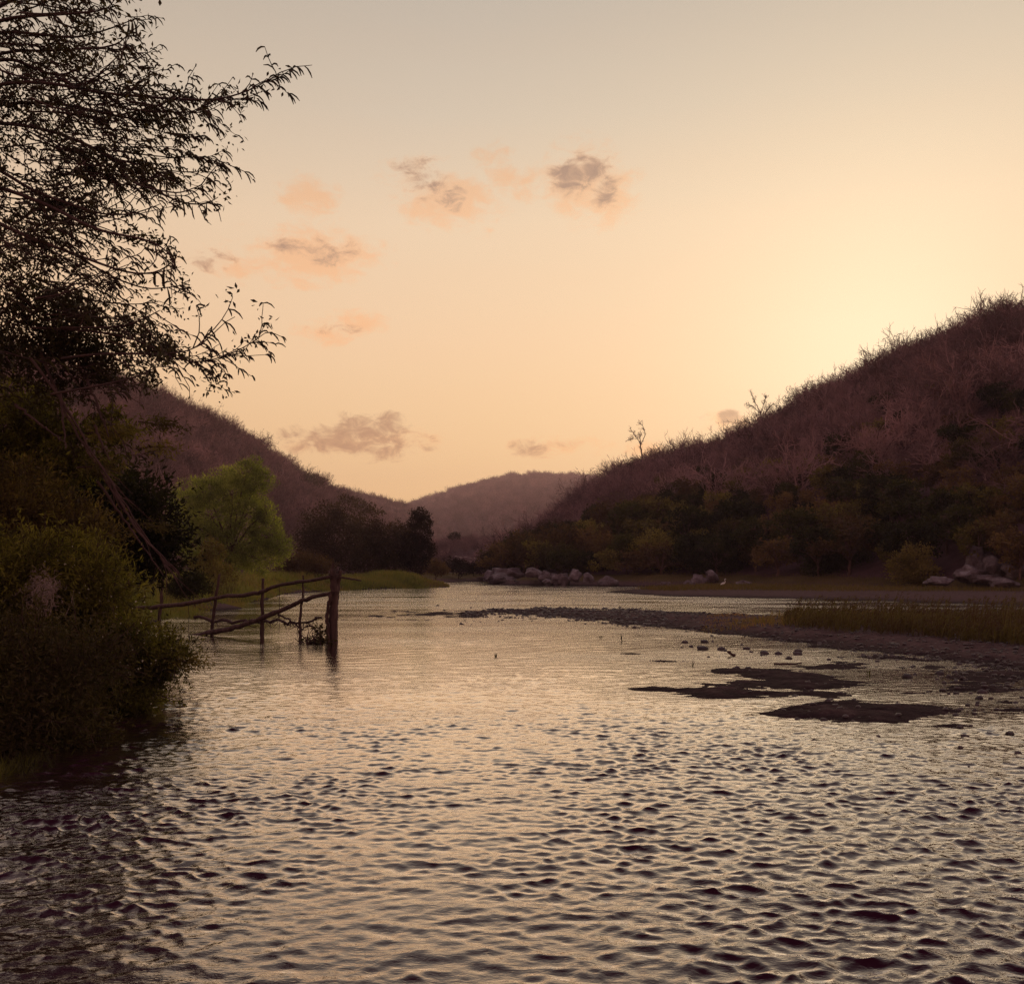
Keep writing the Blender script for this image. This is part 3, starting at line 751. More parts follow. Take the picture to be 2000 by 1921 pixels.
# the left hill
Lp = sample_hill(left_hill, 1500, -500, 860, 0.0, 1.02, 9, 3.2)
ridge = [(px, 1.0, left_hill.pt(px, 0.99)) for px in np.arange(225, 840, 11.0)]
rest = []; nb = 0
for (px, v, p) in ridge + Lp:
    s = rg.uniform(0.8, 1.2) * (1.3 if v > 0.97 else 1.25)
    if 225 < px < 850 and nb < 85 and (v >= 0.985 or rg.random() < 0.10):
        nb += 1
        zl = 'behind the leaning tree' if px < 330 else 'above the willow' if px < 480 else 'right of the willow' if px < 560 else 'by the skyline acacia' if px < 650 else 'over the dark round trees' if px < 740 else 'over the slim dark tree'
        lab = '%s leafless tree %s the left hill, %s' % ('low' if s < 1.0 else 'tall' if s > 1.2 else 'middling', 'on the skyline of' if v >= 0.985 else 'on the slope of', zl)
        copy_thing('bare_tree', bare_src[rg.integers(7)], p, rg.uniform(0, 6.28), (s, s, s), lab, 'tree', 'leafless trees on the left ridge' if v >= 0.985 else 'leafless trees on the left slope')
    else: rest.append((p, s))
for (px, v, p) in sample_hill(left_hill, 1800, -300, 860, 0.05, 1.0, 19, 2.4): rest.append((p, rg.uniform(0.45, 0.8)))
put_rest('dry_forest', rest, hidden, 3)
# middle hill, far hill and foothill woods
rest = [(p, rg.uniform(0.8, 1.4)) for (px, v, p) in sample_hill(mid_hill, 1300, 560, 940, 0.1, 1.01, 23, 4)]
rest += [(mid_hill.pt(px, 0.995), rg.uniform(0.9, 1.9)) for px in np.arange(640, 900, 3.4)]
rest += [(p, rg.uniform(1.6, 3.0)) for (px, v, p) in sample_hill(far_hill, 3200, 740, 1300, 0.1, 1.01, 24, 10)]
rest += [(far_hill.pt(px, 0.998), rg.uniform(1.0, 2.7)) for px in np.arange(780, 1260, 2.6)]
rest += [(p, rg.uniform(0.5, 0.9)) for (px, v, p) in sample_hill(foothill, 700, 800, 1120, 0.0, 1.0, 25, 3) if not (880 < px < 936 and 0.25 < v < 0.52)]
put_rest('dry_forest', rest, hidden, 4)

# ---------------------------------------------------------------- trees one can name
rng = np.random.default_rng(11)
gY = lambda px, py_, Y: np.array([(px - 1000) / F * Y, Y, float(ground_h((px - 1000) / F * Y, Y))])
# the bright willow
Y = 74.0
L_ = lobes_px(rng, Y, [(482, 925, 34, 30), (500, 945, 30, 34), (440, 935, 30, 28), (452, 965, 48, 34), (395, 960, 38, 30), (368, 985, 36, 34), (350, 1010, 24, 30), (415, 1010, 62, 44), (485, 1000, 42, 40),
                       (400, 1060, 58, 46), (465, 1065, 56, 46), (525, 1050, 38, 42), (520, 1000, 22, 26), (548, 1072, 26, 28), (500, 1090, 45, 30), (430, 1100, 60, 28)], 0.9)
plant('willow_tree', 'tree', 'bright green feathery willow tree on the grassy left bank', gY(450, 0, Y), L_, 46000, 0.26, 0.055, 0.16, 'leaf_willow', seed=12, up=0.7, shell=0.5, clump=24, spread=0.17)
# low bushes at its foot
plant('bush', 'bush', 'low rust brown bush between the willow and the dark round trees', gY(602, 0, 92), lobes_px(rng, 92, [(590, 1100, 32, 20), (625, 1106, 26, 16), (562, 1108, 24, 14)]), 5200, 0.2, 0.09, 0.06, 'leaf_rusty', seed=13, stem='stem', crown='foliage')
plant('bush', 'bush', 'pale green weedy bush under the willow at the water side', gY(415, 0, 52), lobes_px(rng, 52, [(400, 1105, 28, 22), (418, 1075, 22, 18), (430, 1120, 30, 20)]), 4200, 0.13, 0.05, 0.03, 'leaf_olive', seed=14, stem='stem', crown='foliage', up=0.6)
plant('bush', 'bush', 'dark green bush behind the fence rail in front of the willow', gY(385, 0, 45), lobes_px(rng, 45, [(375, 1140, 34, 22), (350, 1150, 26, 16)]), 4600, 0.12, 0.05, 0.03, 'leaf_evergreen', seed=15, stem='stem', crown='foliage', up=0.5)
# dark round trees beyond the bend
DT = [('broad dark dome-shaped tree right of the willow, biggest of the far group', 655, 118, [(640, 1015, 40, 30), (612, 1035, 34, 32), (672, 1012, 30, 22), (650, 1050, 52, 38), (625, 1080, 44, 32), (675, 1085, 42, 34), (600, 1065, 24, 36)], 9000),
      ('dark rounded tree filling the middle of the far group by the bend', 722, 124, [(715, 1032, 30, 24), (700, 1058, 34, 32), (735, 1058, 30, 30), (720, 1090, 42, 30)], 6500),
      ('lower dusky tree between the rounded dark tree and the slim one', 768, 128, [(790, 1046, 22, 24), (765, 1046, 24, 26), (752, 1078, 28, 28), (785, 1070, 26, 30), (770, 1100, 34, 22)], 5600),
      ('tall slim dark tree at the right end of the far group, top nodding', 822, 122, [(820, 1006, 17, 12), (829, 1016, 14, 12), (812, 1020, 14, 12), (824, 1042, 19, 18), (806, 1058, 20, 20), (828, 1070, 20, 22), (812, 1092, 24, 24), (796, 1085, 16, 22)], 6500)]
for i, (lab, px, Y, ls, nl) in enumerate(DT):
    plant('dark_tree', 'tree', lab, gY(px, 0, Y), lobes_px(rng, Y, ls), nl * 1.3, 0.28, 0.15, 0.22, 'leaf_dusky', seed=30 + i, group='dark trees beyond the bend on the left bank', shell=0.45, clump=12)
for lab, px, Y, ls, nl in [('flat topped thin crowned tree rising over the dark round trees', 700, 165, [(676, 976, 22, 6), (706, 986, 26, 7), (728, 1000, 26, 7)], 700),
                           ('flat crowned acacia on the skyline where the left hill dips', 607, 300, [(603, 930, 18, 7), (590, 940, 15, 7), (622, 940, 16, 7), (608, 950, 22, 8)], 1400),
                           ('lone round tree on the hazy foothill above the dirt track', 888, 300, [(884, 1045, 10, 6), (892, 1047, 8, 5), (888, 1050, 12, 5)], 900)]:
    b = at(px, ls[-1][1] + (55 if Y < 200 else 22), Y)
    if Y < 200: b[2] = 1.0
    plant('thin_tree', 'tree', lab, b, lobes_px(rng, Y, ls), nl, 0.45, 0.24, 0.16, 'leaf_dusky', seed=int(px), clump=5, shell=0.5)
# bushes on the far shore
for i, (lab, px, Y, ls, nl) in enumerate([
        ('small dark bush on the far shore below the dirt track', 895, 150, [(885, 1103, 18, 14), (905, 1108, 20, 12), (925, 1110, 14, 10)], 2600),
        ('dark bush on the far shore left of the pale boulders', 965, 150, [(955, 1098, 20, 18), (975, 1100, 22, 22), (940, 1108, 16, 12)], 3000),
        ('brown low bush on the far shore right of the slim dark tree', 850, 140, [(845, 1105, 22, 12), (862, 1112, 16, 9)], 2200)]):
    plant('bush', 'bush', lab, gY(px, 0, Y), lobes_px(rng, Y, ls), nl, 0.3, 0.15, 0.08, 'leaf_dusky' if i < 2 else 'leaf_rusty', seed=50 + i, stem='stem', crown='foliage')


def on_slope(h, px, v): return h.pt(px, v)


RT = [('rounded dark tree at the left end of the wood behind the boulders', 1010, 150, [(1005, 1062, 22, 24), (1025, 1052, 24, 22), (1015, 1090, 30, 26), (990, 1085, 14, 24), (1045, 1085, 26, 30)], 5200, 'leaf_evergreen'),
      ('dark pointed tree second from the left in the wood behind the boulders', 1070, 146, [(1062, 1040, 18, 24), (1078, 1062, 24, 26), (1065, 1095, 30, 24)], 4200, 'leaf_dusky'),
      ('huge domed evergreen standing out darkest on the lower right slope', 1740, 112, [(1745, 985, 42, 30), (1715, 1005, 46, 34), (1770, 1010, 38, 36), (1735, 1040, 72, 44), (1690, 1050, 36, 36), (1790, 1055, 30, 40), (1740, 1090, 80, 40)], 15000, 'leaf_evergreen'),
      ('very dark broad evergreen at the right edge of the slope above the pale rocks', 1960, 96, [(1960, 985, 55, 34), (1920, 1015, 48, 36), (2000, 1010, 60, 46), (1950, 1045, 70, 30), (2050, 1030, 60, 50)], 12000, 'leaf_evergreen'),
      ('dark evergreen at the waterline below the huge domed one', 1650, 104, [(1655, 1060, 42, 30), (1620, 1085, 40, 30), (1670, 1100, 50, 30), (1600, 1115, 36, 20)], 8000, 'leaf_evergreen'),
      ('olive green rounded tree halfway up the right slope', 1550, 150, [(1555, 935, 42, 22), (1525, 948, 36, 20), (1590, 950, 30, 18)], 5200, 'leaf_olive'),
      ('olive bushy tree on the slope left of the huge domed evergreen', 1620, 125, [(1610, 1015, 44, 28), (1640, 1000, 36, 26), (1580, 1035, 38, 24)], 5600, 'leaf_olive'),
      ('grey green leafy tree at the water between spit and dark evergreens', 1830, 88, [(1790, 1090, 26, 26), (1765, 1110, 30, 24), (1800, 1120, 30, 20)], 4200, 'leaf_olive'),
      ('dark bushy tree at the foot of the slope behind the standing egret', 1400, 116, [(1395, 1075, 34, 26), (1370, 1095, 32, 24), (1420, 1100, 34, 24)], 5600, 'leaf_evergreen'),
      ('leafy dusky tree at the foot of the slope above the round pale boulder', 1285, 122, [(1280, 1060, 36, 24), (1255, 1080, 34, 26), (1300, 1090, 36, 26)], 5400, 'leaf_olive'),
      ('rusty bush overhanging the boulders at the far right bank', 1160, 132, [(1150, 1085, 34, 24), (1180, 1100, 36, 20), (1125, 1105, 26, 16)], 4600, 'leaf_rusty')]
for i, (lab, px, Y, ls, nl, leaf) in enumerate(RT):
    Yb = Y
    # stand the tree on the slope below its crown
    b = None
    for v in np.linspace(0, 1, 60):
        p = right_hill.pt(px, v)
        if p[1] >= Y: b = p; break
    if b is None or v == 0: b = gY(px, 0, Y)
    plant('broad_tree', 'tree', lab, b, lobes_px(rng, Y, ls), nl * 1.2, 0.26, 0.13, 0.2, leaf, seed=70 + i, shell=0.45, clump=12)


# dead and bare trees on the right skyline, traced
def traced_tree(name, label, Y, lines, twigs, seed, mat='bark', tw=0.035):
    rng = np.random.default_rng(seed); tr = MB(); cr = MB()
    P0 = at(*lines[0][0][0], Y)
    for pts, r0, r1 in lines:
        P = np.array([at(x, y, Y + rng.normal() * 0.4) for x, y in pts])
        t = np.linspace(0, 1, len(pts)); tt = np.linspace(0, 1, 3 * len(pts))
        P = np.stack([np.interp(tt, t, P[:, k]) for k in range(3)], -1)
        P[1:-1] += rng.normal(size=(len(P) - 2, 3)) * r0 * 0.6
        tr.tube(P, np.linspace(r0, r1, len(P)), 5)
        for q in range(twigs):
            i = rng.integers(len(P) // 3, len(P)); d = side_dir(rng, tangent(P, i), rng.uniform(0.4, 1.0)); d[2] += 0.2
            P1, _ = wander(rng, P[i], d, rng.uniform(0.5, 1.5), 4, 0.25, 0.08); cr.tube(P1, np.linspace(tw * 1.2, tw * 0.5, 5), 3)
            for z in range(4):
                P2, _ = wander(rng, P1[rng.integers(1, 5)], side_dir(rng, d / np.linalg.norm(d), 0.8), rng.uniform(0.3, 0.8), 3, 0.3, 0.05); cr.tube(P2, np.linspace(tw * 0.7, tw * 0.4, 4), 3)
    e = empty(name, P0, label, 'tree')
    tr.obj('trunk', M[mat], e, origin=P0, smooth=True); cr.obj('crown', M['bare'], e, origin=P0)


traced_tree('dead_tree', 'tall dead tree with forked top rising alone above the right skyline', 300,
            [([(1264, 930), (1258, 905), (1252, 880), (1251, 866)], .30, .18), ([(1251, 866), (1246, 858), (1238, 848), (1232, 838)], .13, .05), ([(1251, 868), (1250, 855), (1249, 848)], .10, .05),
             ([(1251, 868), (1258, 855), (1261, 846), (1255, 832), (1250, 826)], .14, .05), ([(1264, 912), (1268, 896), (1271, 884)], .12, .06), ([(1246, 858), (1236, 856), (1226, 860)], .07, .03)], 14, 5, tw=0.06)
traced_tree('bare_tree', 'spreading bare tree with thin open crown at the step in the right ridge', 262,
            [([(1492, 850), (1490, 825), (1486, 806)], .22, .14), ([(1486, 806), (1478, 792), (1472, 780), (1467, 767)], .11, .04), ([(1486, 808), (1472, 795), (1460, 790)], .09, .04),
             ([(1488, 815), (1500, 800), (1508, 790)], .09, .04), ([(1490, 830), (1470, 830), (1455, 822), (1445, 826)], .10, .04), ([(1486, 806), (1492, 785), (1496, 775)], .08, .03)], 16, 6, tw=0.05)
plant('acacia_tree', 'tree', 'flat layered acacia beside the tall dead tree on the skyline', right_hill.pt(1246, .97), lobes_px(rng, 298, [(1228, 903, 16, 5), (1222, 912, 17, 5), (1246, 896, 14, 5), (1240, 910, 18, 5)]), 900, 0.4, 0.22, 0.16, 'leaf_dusky', seed=99, clump=5)

# ---------------------------------------------------------------- rocks
def rock_mesh(name, seed, mat, sub=3, cuts=9, rough=0.10):
    import bmesh
    r = np.random.default_rng(seed); bm = bmesh.new(); bmesh.ops.create_icosphere(bm, subdivisions=sub, radius=1.0)
    V = np.array([v.co[:] for v in bm.verts]); n_ = r.normal(size=(cuts, 3)); n_ /= np.linalg.norm(n_, axis=1, keepdims=True); dd = r.uniform(0.62, 0.92, cuts)
    k = np.clip(np.max((V @ n_.T) / dd, axis=1), 1.0, None); V = V / k[:, None]
    off = seed * 3.7
    V *= (1 + rough * (fbm(V[:, 0] * 1.7 + off, V[:, 1] * 1.7 + V[:, 2] * 2.1, 4, seed) * 2))[:, None]
    for v, c in zip(bm.verts, V): v.co = c
    me = bpy.data.meshes.new(name); bm.to_mesh(me); bm.free(); me.materials.append(mat)
    me.polygons.foreach_set('use_smooth', [True] * len(me.polygons)); me.update()
    return me


boulder_m = [rock_mesh('boulder', 10 + i, M['rock'], 4, 12, 0.24) for i in range(5)]
stone_m = [rock_mesh('stone', 30 + i, M['stone'], 2, 8) for i in range(6)]


def boulder(px, py, wpx, hpx, Y, label, i, group, rz=0.0, cat='boulder'):
    s = wpx / F * Y / 2 * 0.98; h = hpx / F * Y
    o = obj('boulder', boulder_m[i % 5], loc=at(px, py + hpx * 0.32, Y)); o.scale = (s * 1.15, s, h * 0.62); o.rotation_euler = (0, 0, rz or i * 1.3)
    return tag(o, label, cat, group)


g_ = 'pale boulders where the river bends away'
for i, (px, py, wp, hp, Y, lab) in enumerate([
        (992, 1112, 58, 32, 133, 'largest pale domed boulder at the river bend, topmost of its pile'), (976, 1127, 64, 24, 130, 'low wide pale slab boulder in front of the largest domed one'),
        (958, 1120, 30, 20, 134, 'small pale boulder at the left end of the pile at the bend'), (1040, 1114, 34, 18, 124, 'pale boulder just right of the largest domed one'),
        (1064, 1120, 26, 18, 123, 'dull brown boulder between two paler ones at the bend'), (1094, 1122, 36, 26, 119, 'blocky grey boulder in the middle of the bank rocks'),
        (1070, 1134, 26, 11, 119, 'flat pale boulder at the waterline of the bend'), (1124, 1118, 26, 20, 118, 'rounded grey boulder under the rusty bush'),
        (1148, 1124, 22, 18, 116.5, 'small grey boulder right of the rounded one under the rusty bush'), (1186, 1131, 38, 20, 114, 'dusky slanting boulder at the water left of the spit tip'),
        (1302, 1137, 20, 11, 109, 'small round pale boulder alone behind the grassy spit'), (1345, 1138, 24, 14, 108, 'pale wedge boulder lowest of the rocks near the egret'),
        (1364, 1129, 34, 22, 109, 'tilted pale slab leaning on the bank near the egret'), (1390, 1120, 26, 22, 109, 'highest dusky boulder of the rocks near the egret'),
        (1450, 1136, 30, 9, 101, 'flat pale rock showing above the grass right of the egret')]):
    boulder(px, py, wp, hp, Y, lab, i, g_)
for i, (px, py, wp, hp, Y, lab) in enumerate([
        (1908, 1084, 46, 52, 84, 'steep pale rock face highest of the outcrop under the right evergreen'), (1940, 1098, 44, 40, 82, 'pale jagged rock just right of the steep rock face'),
        (1890, 1112, 52, 26, 82, 'wide sloping rock below the steep rock face'), (1928, 1124, 60, 24, 80, 'long low rock ledge under the jagged outcrop'),
        (1982, 1106, 56, 34, 80, 'dusky rock at the right edge of the slope'), (1835, 1130, 54, 14, 81, 'pale slanting ledge at the foot of the slope left of the outcrop'), (1960, 1134, 60, 20, 78, 'brown rock at the foot of the slope near the right edge')]):
    boulder(px, py, wp, hp, Y, lab, i + 2, 'rock outcrop on the right bank')

stones = [(592, 358, 58), (672, 362, 40), (690, 370, 20), (518, 333, 30), (505, 357, 14), (545, 352, 22), (600, 330, 40), (635, 332, 16), (760, 345, 20), (780, 360, 34), (800, 375, 20), (857, 380, 48), (845, 388, 20),
          (915, 382, 36), (960, 402, 36), (1000, 370, 38), (998, 382, 44), (1465, 480, 54), (1590, 490, 18), (1600, 465, 40), (1640, 480, 26), (1668, 462, 34), (1697, 466, 24), (1840, 468, 30), (1685, 425, 30), (1745, 438, 16),
          (1492, 435, 18), (1615, 538, 32), (1672, 550, 28), (1640, 552, 18), (1735, 550, 20), (1780, 545, 46), (1770, 570, 40), (1820, 572, 24), (1955, 568, 28), (1750, 638, 26), (1720, 600, 24), (1760, 600, 18), (1510, 605, 22),
          (1685, 695, 28), (1710, 732, 40), (1690, 780, 26), (1900, 720, 40), (1335, 415, 22), (1130, 408, 24), (1240, 415, 14), (1240, 575, 14), (1420, 590, 12)]
far_st = [(855, 1182, 8), (868, 1191, 6), (920, 1186, 6), (914, 1197, 12), (906, 1204, 5), (900, 1217, 6), (981, 1210, 7), (1028, 1189, 7), (940, 1199, 9), (960, 1199, 7), (826, 1139, 8)]
near_what = lambda px, py: ('on the shallows right of the driftwood stick' if px > 1500 and py < 1330 else 'near the right edge of the shallows') if px > 1500 else 'in the shallows below the middle gravel bar'
allst = [(1100 + x / 2.178, 1100 + y / 2.178, w_ / 2.178) for x, y, w_ in stones] + far_st
order = sorted(range(len(allst)), key=lambda i: -allst[i][2])
special = {0: 'largest dark stone of the cluster below the middle gravel bar, leftmost', 17: 'broad dark stone standing alone in the right shallows', 11: 'dark blocky stone, tallest of the cluster below the gravel bar',
           31: 'large dark stone, back one of the pair near the right edge', 32: 'large dark stone, front one of the pair near the right edge', 16: 'wide flat stone, front one of two stacked looking stones below the reeds',
           15: 'pointed stone, back one of two stacked looking stones below the reeds', 42: 'flat wide stone lying lowest at the right edge', 40: 'flat dark stone in the ripples below the big weed patch', 39: 'small round stone alone just below the weed patch',
           41: 'small flat stone, lowest of the three in the lower right ripples'}
for i, (px, py, wp) in enumerate(allst):
    p = gnd(px, py + wp * 0.12); s = wp / F * p[1] / 2
    zb = max(0.0, float(ground_h(p[0], p[1])))
    o = obj('stone', stone_m[i % 6], loc=(p[0], p[1], zb + s * 0.12)); o.scale = (s, s * 0.85, s * 0.62); o.rotation_euler = (0, 0, i * 2.1)
    if i in special: lab, gr = special[i], None
    elif i >= len(stones): lab, gr = 'small dark stone poking out of the calm middle water beyond the fence', 'small stones in the middle water'
    elif px < 1560: lab, gr = 'small dark stone of the cluster below the middle gravel bar', 'stones below the middle gravel bar'
    else: lab, gr = 'dark rounded stone in the shallow weedy water at the right', 'stones in the right shallows'
    tag(o, lab, 'stone', gr or 'stones in the shallow water')

# cobbles strewn on the bars: too many to count
hidden_st = bpy.data.collections.new('stone_sources')
for i in range(6): hidden_st.objects.link(obj('cobble_%d' % i, stone_m[i], col=None))
r = np.random.default_rng(77)
px = np.concatenate([r.uniform(900, 1300, 3200), r.uniform(1250, 2120, 7000), r.uniform(1380, 2080, 3000), r.uniform(700, 1150, 500)])
py = np.concatenate([r.uniform(1186, 1226, 3200), r.uniform(1192, 1312, 7000), r.uniform(1290, 1500, 3000), r.uniform(1138, 1152, 500)])
Yp = CAM_H * F / (py - HZ); Xp = (px - 1000) / F * Yp; hh = ground_h(Xp, Yp)
ok = ((hh > -0.03) & ((py < 1293) | (r.random(len(px)) < 0.12) | (px > 1860))) | (r.random(len(px)) < 0.012)
Xp, Yp, hh = Xp[ok], Yp[ok], hh[ok]
s = 0.016 + 0.05 * r.random(len(Xp)) ** 3.5; s *= np.interp(Yp, [10, 25, 45, 130], [0.8, 1.0, 1.8, 3.5])
scatter('cobbles', np.stack([Xp, Yp, np.maximum(hh, -0.01) + s * 0.15], -1), np.stack([s, s, s * 0.65], -1), r.uniform(0, 6.28, len(s)), hidden_st)

# ---------------------------------------------------------------- grass, weeds, reeds
def blades(name, X, Y, H, W, mat, seed, lean=0.25, per=1, spread=0.05):
    r = np.random.default_rng(seed); mb = MB()
    X = np.repeat(X, per) + r.normal(size=len(X) * per) * np.repeat(spread, 1) * np.repeat(np.ones(len(X)), per); Y = np.repeat(Y, per) + r.normal(size=len(Y) * per) * spread
    H = np.repeat(H, per); W = np.repeat(W, per)
    Z = np.maximum(ground_h(X, Y), -0.02) - 0.03
    D = np.stack([r.normal(size=len(X)) * lean, r.normal(size=len(X)) * lean, np.ones(len(X))], -1)
    mb.leaves(np.stack([X, Y, Z], -1), D, H * r.uniform(0.5, 1.15, len(X)), W, r)
    return tag(mb.obj(name, M[mat]), kind='stuff')


r = np.random.default_rng(41)
n_ = 60000
Y = 26 + 90 * r.random(n_) ** 1.1; X = XL(Y) - r.exponential(np.interp(Y, [26, 110], [3.0, 7.0]), n_) + 0.15
k = (X / Y > -0.60); X, Y = X[k], Y[k]
cl = fbm(X / 3, Y / 5, 3, 5)
H = (0.30 + 0.55 * smooth01(cl * 1.5 + 0.5)) * np.interp(XL(Y) - X, [0, 0.6, 3], [0.45, 0.8, 1.15])
blades('bank_grass', X, Y, H, np.interp(Y, [26, 60, 115], [0.02, 0.035, 0.07]) * 1.1, 'grass', 42, per=1)
n_ = 9000
Y = 28 + 45 * r.random(n_); X = XL(Y) - r.exponential(5, n_) - 0.8
k = (fbm(X / 3, Y / 4, 3, 9) > 0.06) & (X / Y > -0.6)
blades('tall_dry_grass', X[k], Y[k], np.full(k.sum(), 0.95), np.full(k.sum(), 0.02), 'grass_dry', 43, 0.15)
n_ = 22000
px = 1230 + 900 * r.random(n_); py = r.uniform(1140, 1163, n_); py = np.minimum(py, np.interp(px, *FB) - 6 - 5 * r.random(n_))
Y = CAM_H * F / (py - HZ); X = (px - 1000) / F * Y
k = ground_h(X, Y) > 0.10
blades('spit_grass', X[k], Y[k], 0.28 + 0.2 * r.random(k.sum()), np.full(k.sum(), 0.045), 'grass_dry', 44)
px = r.uniform(690, 960, 5000); Y = r.uniform(106, 160, 5000); X = (px - 1000) / F * Y
k = ground_h(X, Y) > 0.12
blades('shore_grass', X[k], Y[k], np.full(k.sum(), 0.5), np.full(k.sum(), 0.07), 'grass_dry', 45)

# the reed bed on the middle bar
r = np.random.default_rng(61); st_ = MB(); n_ = 5600
px = 1530 + 620 * r.random(n_) ** 0.85; py = r.uniform(1214, 1292, n_)
lim = np.interp(px, [1530, 1600, 1700, 1800, 1900, 2000, 2200], [1236, 1246, 1254, 1262, 1272, 1282, 1300]); py = 1214 + (py - 1214) / 78 * (lim - 1214)
Y = CAM_H * F / (py - HZ); X = (px - 1000) / F * Y
wgt = smooth01(fbm(X / 1.2, Y / 1.5, 3, 4) * 1.4 + 0.62)
k = r.random(n_) < 0.35 + 0.65 * wgt; X, Y, px, wgt = X[k], Y[k], px[k], wgt[k]
tall = r.random(len(X)) < 0.38 * smooth01(fbm(X / 0.5, Y / 3, 2, 6) * 2 + 0.6); Hr = np.where(tall, 0.62 + 0.30 * r.random(len(X)), 0.22 + 0.22 * r.random(len(X))) * np.interp(px, [1530, 1580, 2000], [0.65, 1.0, 1.08]) * np.interp(wgt, [0, 1], [0.8, 1.06])
Zb = np.maximum(ground_h(X, Y), 0.0) - 0.02
lean = np.stack([0.10 + r.normal(size=len(X)) * 0.10, r.normal(size=len(X)) * 0.08, np.ones(len(X))], -1)
B = np.stack([X, Y, Zb], -1)
st_.leaves(B, lean, Hr, 0.020, r)
T = B + lean * (Hr * 0.86)[:, None]
for q in range(5):   # drooping plume
    f = q / 5
    D = np.stack([0.45 + 0.25 * f + r.normal(size=len(X)) * 0.25, r.normal(size=len(X)) * 0.3, 0.75 - 0.35 * f + r.normal(size=len(X)) * 0.2], -1)
    kk = r.random(len(X)) < 0.62
    st_.leaves((T + lean * (Hr * 0.16 * f)[:, None] - lean * (Hr * .10)[:, None])[kk], D[kk], 0.12, 0.022, r)
for q in range(5):
    D = np.stack([r.normal(size=len(X)) * 0.5 + 0.1, r.normal(size=len(X)) * 0.5, 0.9 + 0 * X], -1)
    st_.leaves(B + lean * (Hr * r.uniform(0.02, 0.5, len(X)))[:, None], D, 0.17, 0.018, r)
tag(st_.obj('reeds', M['reed']), kind='stuff')
r = np.random.default_rng(62)
px = r.uniform(1370, 1600, 2600); py = r.uniform(1206, 1236, 2600); Y = CAM_H * F / (py - HZ); X = (px - 1000) / F * Y
k = fbm(X / 1.5, Y / 2, 2, 8) > -0.05
blades('short_weeds', X[k], Y[k], np.interp(px[k], [1370, 1560], [0.08, 0.34]), np.full(k.sum(), 0.02), 'reed', 63, 0.35)

# sprigs standing alone in the water
for lab, px, py, hp in [('tiny sprig standing in the water, left one of two by the bar tip', 1174, 1246, 10), ('thin three-bladed sprig in the water below the bar tip', 1215, 1252, 22),
                        ('small dark sprig on the weed mat below the stones', 1351, 1300, 14), ('small dark sprig in the shallows left of the lone broad stone', 1697, 1318, 16), ('faint tiny sprig in open water left of the weed mats', 968, 1282, 10)]:
    b = gnd(px, py); mb = MB(); r = np.random.default_rng(int(px)); s = hp / F * b[1]
    D = np.stack([r.normal(size=7) * 0.45, r.normal(size=7) * 0.3, np.ones(7)], -1)
    mb.leaves(np.repeat([[0, 0, -0.03]], 7, 0), D, (s + 0.03) * r.uniform(0.6, 1.1, 7), 0.016, r)
    tag(mb.obj('water_sprig', M['leaf_evergreen'], loc=b), lab, 'plant')

# ---------------------------------------------------------------- the fence standing in the river
fY = lambda px: np.interp(px, [240, 650], [30.5, 25.7])


def fence_line(pts, r0, r1, seed, k=7, wob=0.012, n=None, dY=0.0):
    r = np.random.default_rng(seed); pts = np.array([at(x, y, fY(x) + dY) for x, y in pts])
    t = np.linspace(0, 1, len(pts)); tt = np.linspace(0, 1, n or 4 * len(pts))
    P = np.stack([np.interp(tt, t, pts[:, q]) for q in range(3)], -1)
    for _ in range(2): P[1:-1] = (P[:-2] + 2 * P[1:-1] + P[2:]) / 4
    P[1:-1] += r.normal(size=P[1:-1].shape) * wob
    rr = np.linspace(r0, r1, len(P)) * (1 + r.normal(size=len(P)) * 0.07)
    return P, rr


fo = gnd(450, 1238); fence = empty('wooden_fence', fo, 'rough pole fence standing in the river with two crooked rails', 'fence')


def fpart(name, lines, label=None, k=7, mat='post_wood', wire=None):
    mb = MB()
    for P, rr in lines: mb.tube(P, rr, 8 if k == 7 else k, cap=(k == 7))
    o = mb.obj(name, M[mat], fence, smooth=True, origin=fo)
    if label: o['label'] = label
    return o


def vpost(px0, py0, px1, py1, r0, r1, seed, label, dY=0.0, mid=None, sink=0.5):
    pts = [(px0, py0)] + (mid or []) + [(px1, py1)]
    P, rr = fence_line(pts, r0, r1, seed, wob=0.010, dY=dY)
    base = P[0].copy(); base[2] -= sink; P = np.vstack([base, P]); rr = np.concatenate([[r0], rr])
    return fpart('post', [(P, rr)], label)


# big split end post
Pm, rm = fence_line([(650, 1256), (651, 1215), (653, 1170), (652, 1135), (650, 1112)], 0.135, 0.085, 1, wob=0.008)
Pm = np.vstack([Pm[0] - [0, 0, 0.6], Pm]); rm = np.concatenate([[0.14], rm])
fpart('post', [(Pm, rm)], 'thick weathered end post')
P2, r2 = fence_line([(652, 1200), (657, 1165), (661, 1135), (665, 1113)], 0.085, 0.045, 2, wob=0.006, dY=0.05); fpart('post', [(P2, r2)], 'splintered upper half of the end post')
P3, r3 = fence_line([(650, 1115), (650, 1107), (651, 1099)], 0.06, 0.035, 3, wob=0.003); fpart('stub', [(P3, r3)])
P4, r4 = fence_line([(641, 1250), (640, 1225), (638, 1205), (641, 1185), (645, 1160)], 0.055, 0.04, 4, dY=-0.22); P4 = np.vstack([P4[0] - [0, 0, 0.5], P4]); fpart('post', [(P4, np.concatenate([[0.055], r4]))], 'slender crooked pole against the end post')
for zz in (1126, 1131, 1160):
    th = np.linspace(0, 4 * PI, 26); c = at(652, zz, fY(652)); rw = 0.13
    mb = MB(); mb.tube(np.stack([c[0] + rw * np.cos(th), c[1] + rw * np.sin(th), c[2] + th * 0.006], -1), 0.011, 4); mb.obj('wire_tie', M['dark_bark'], fence, origin=fo)
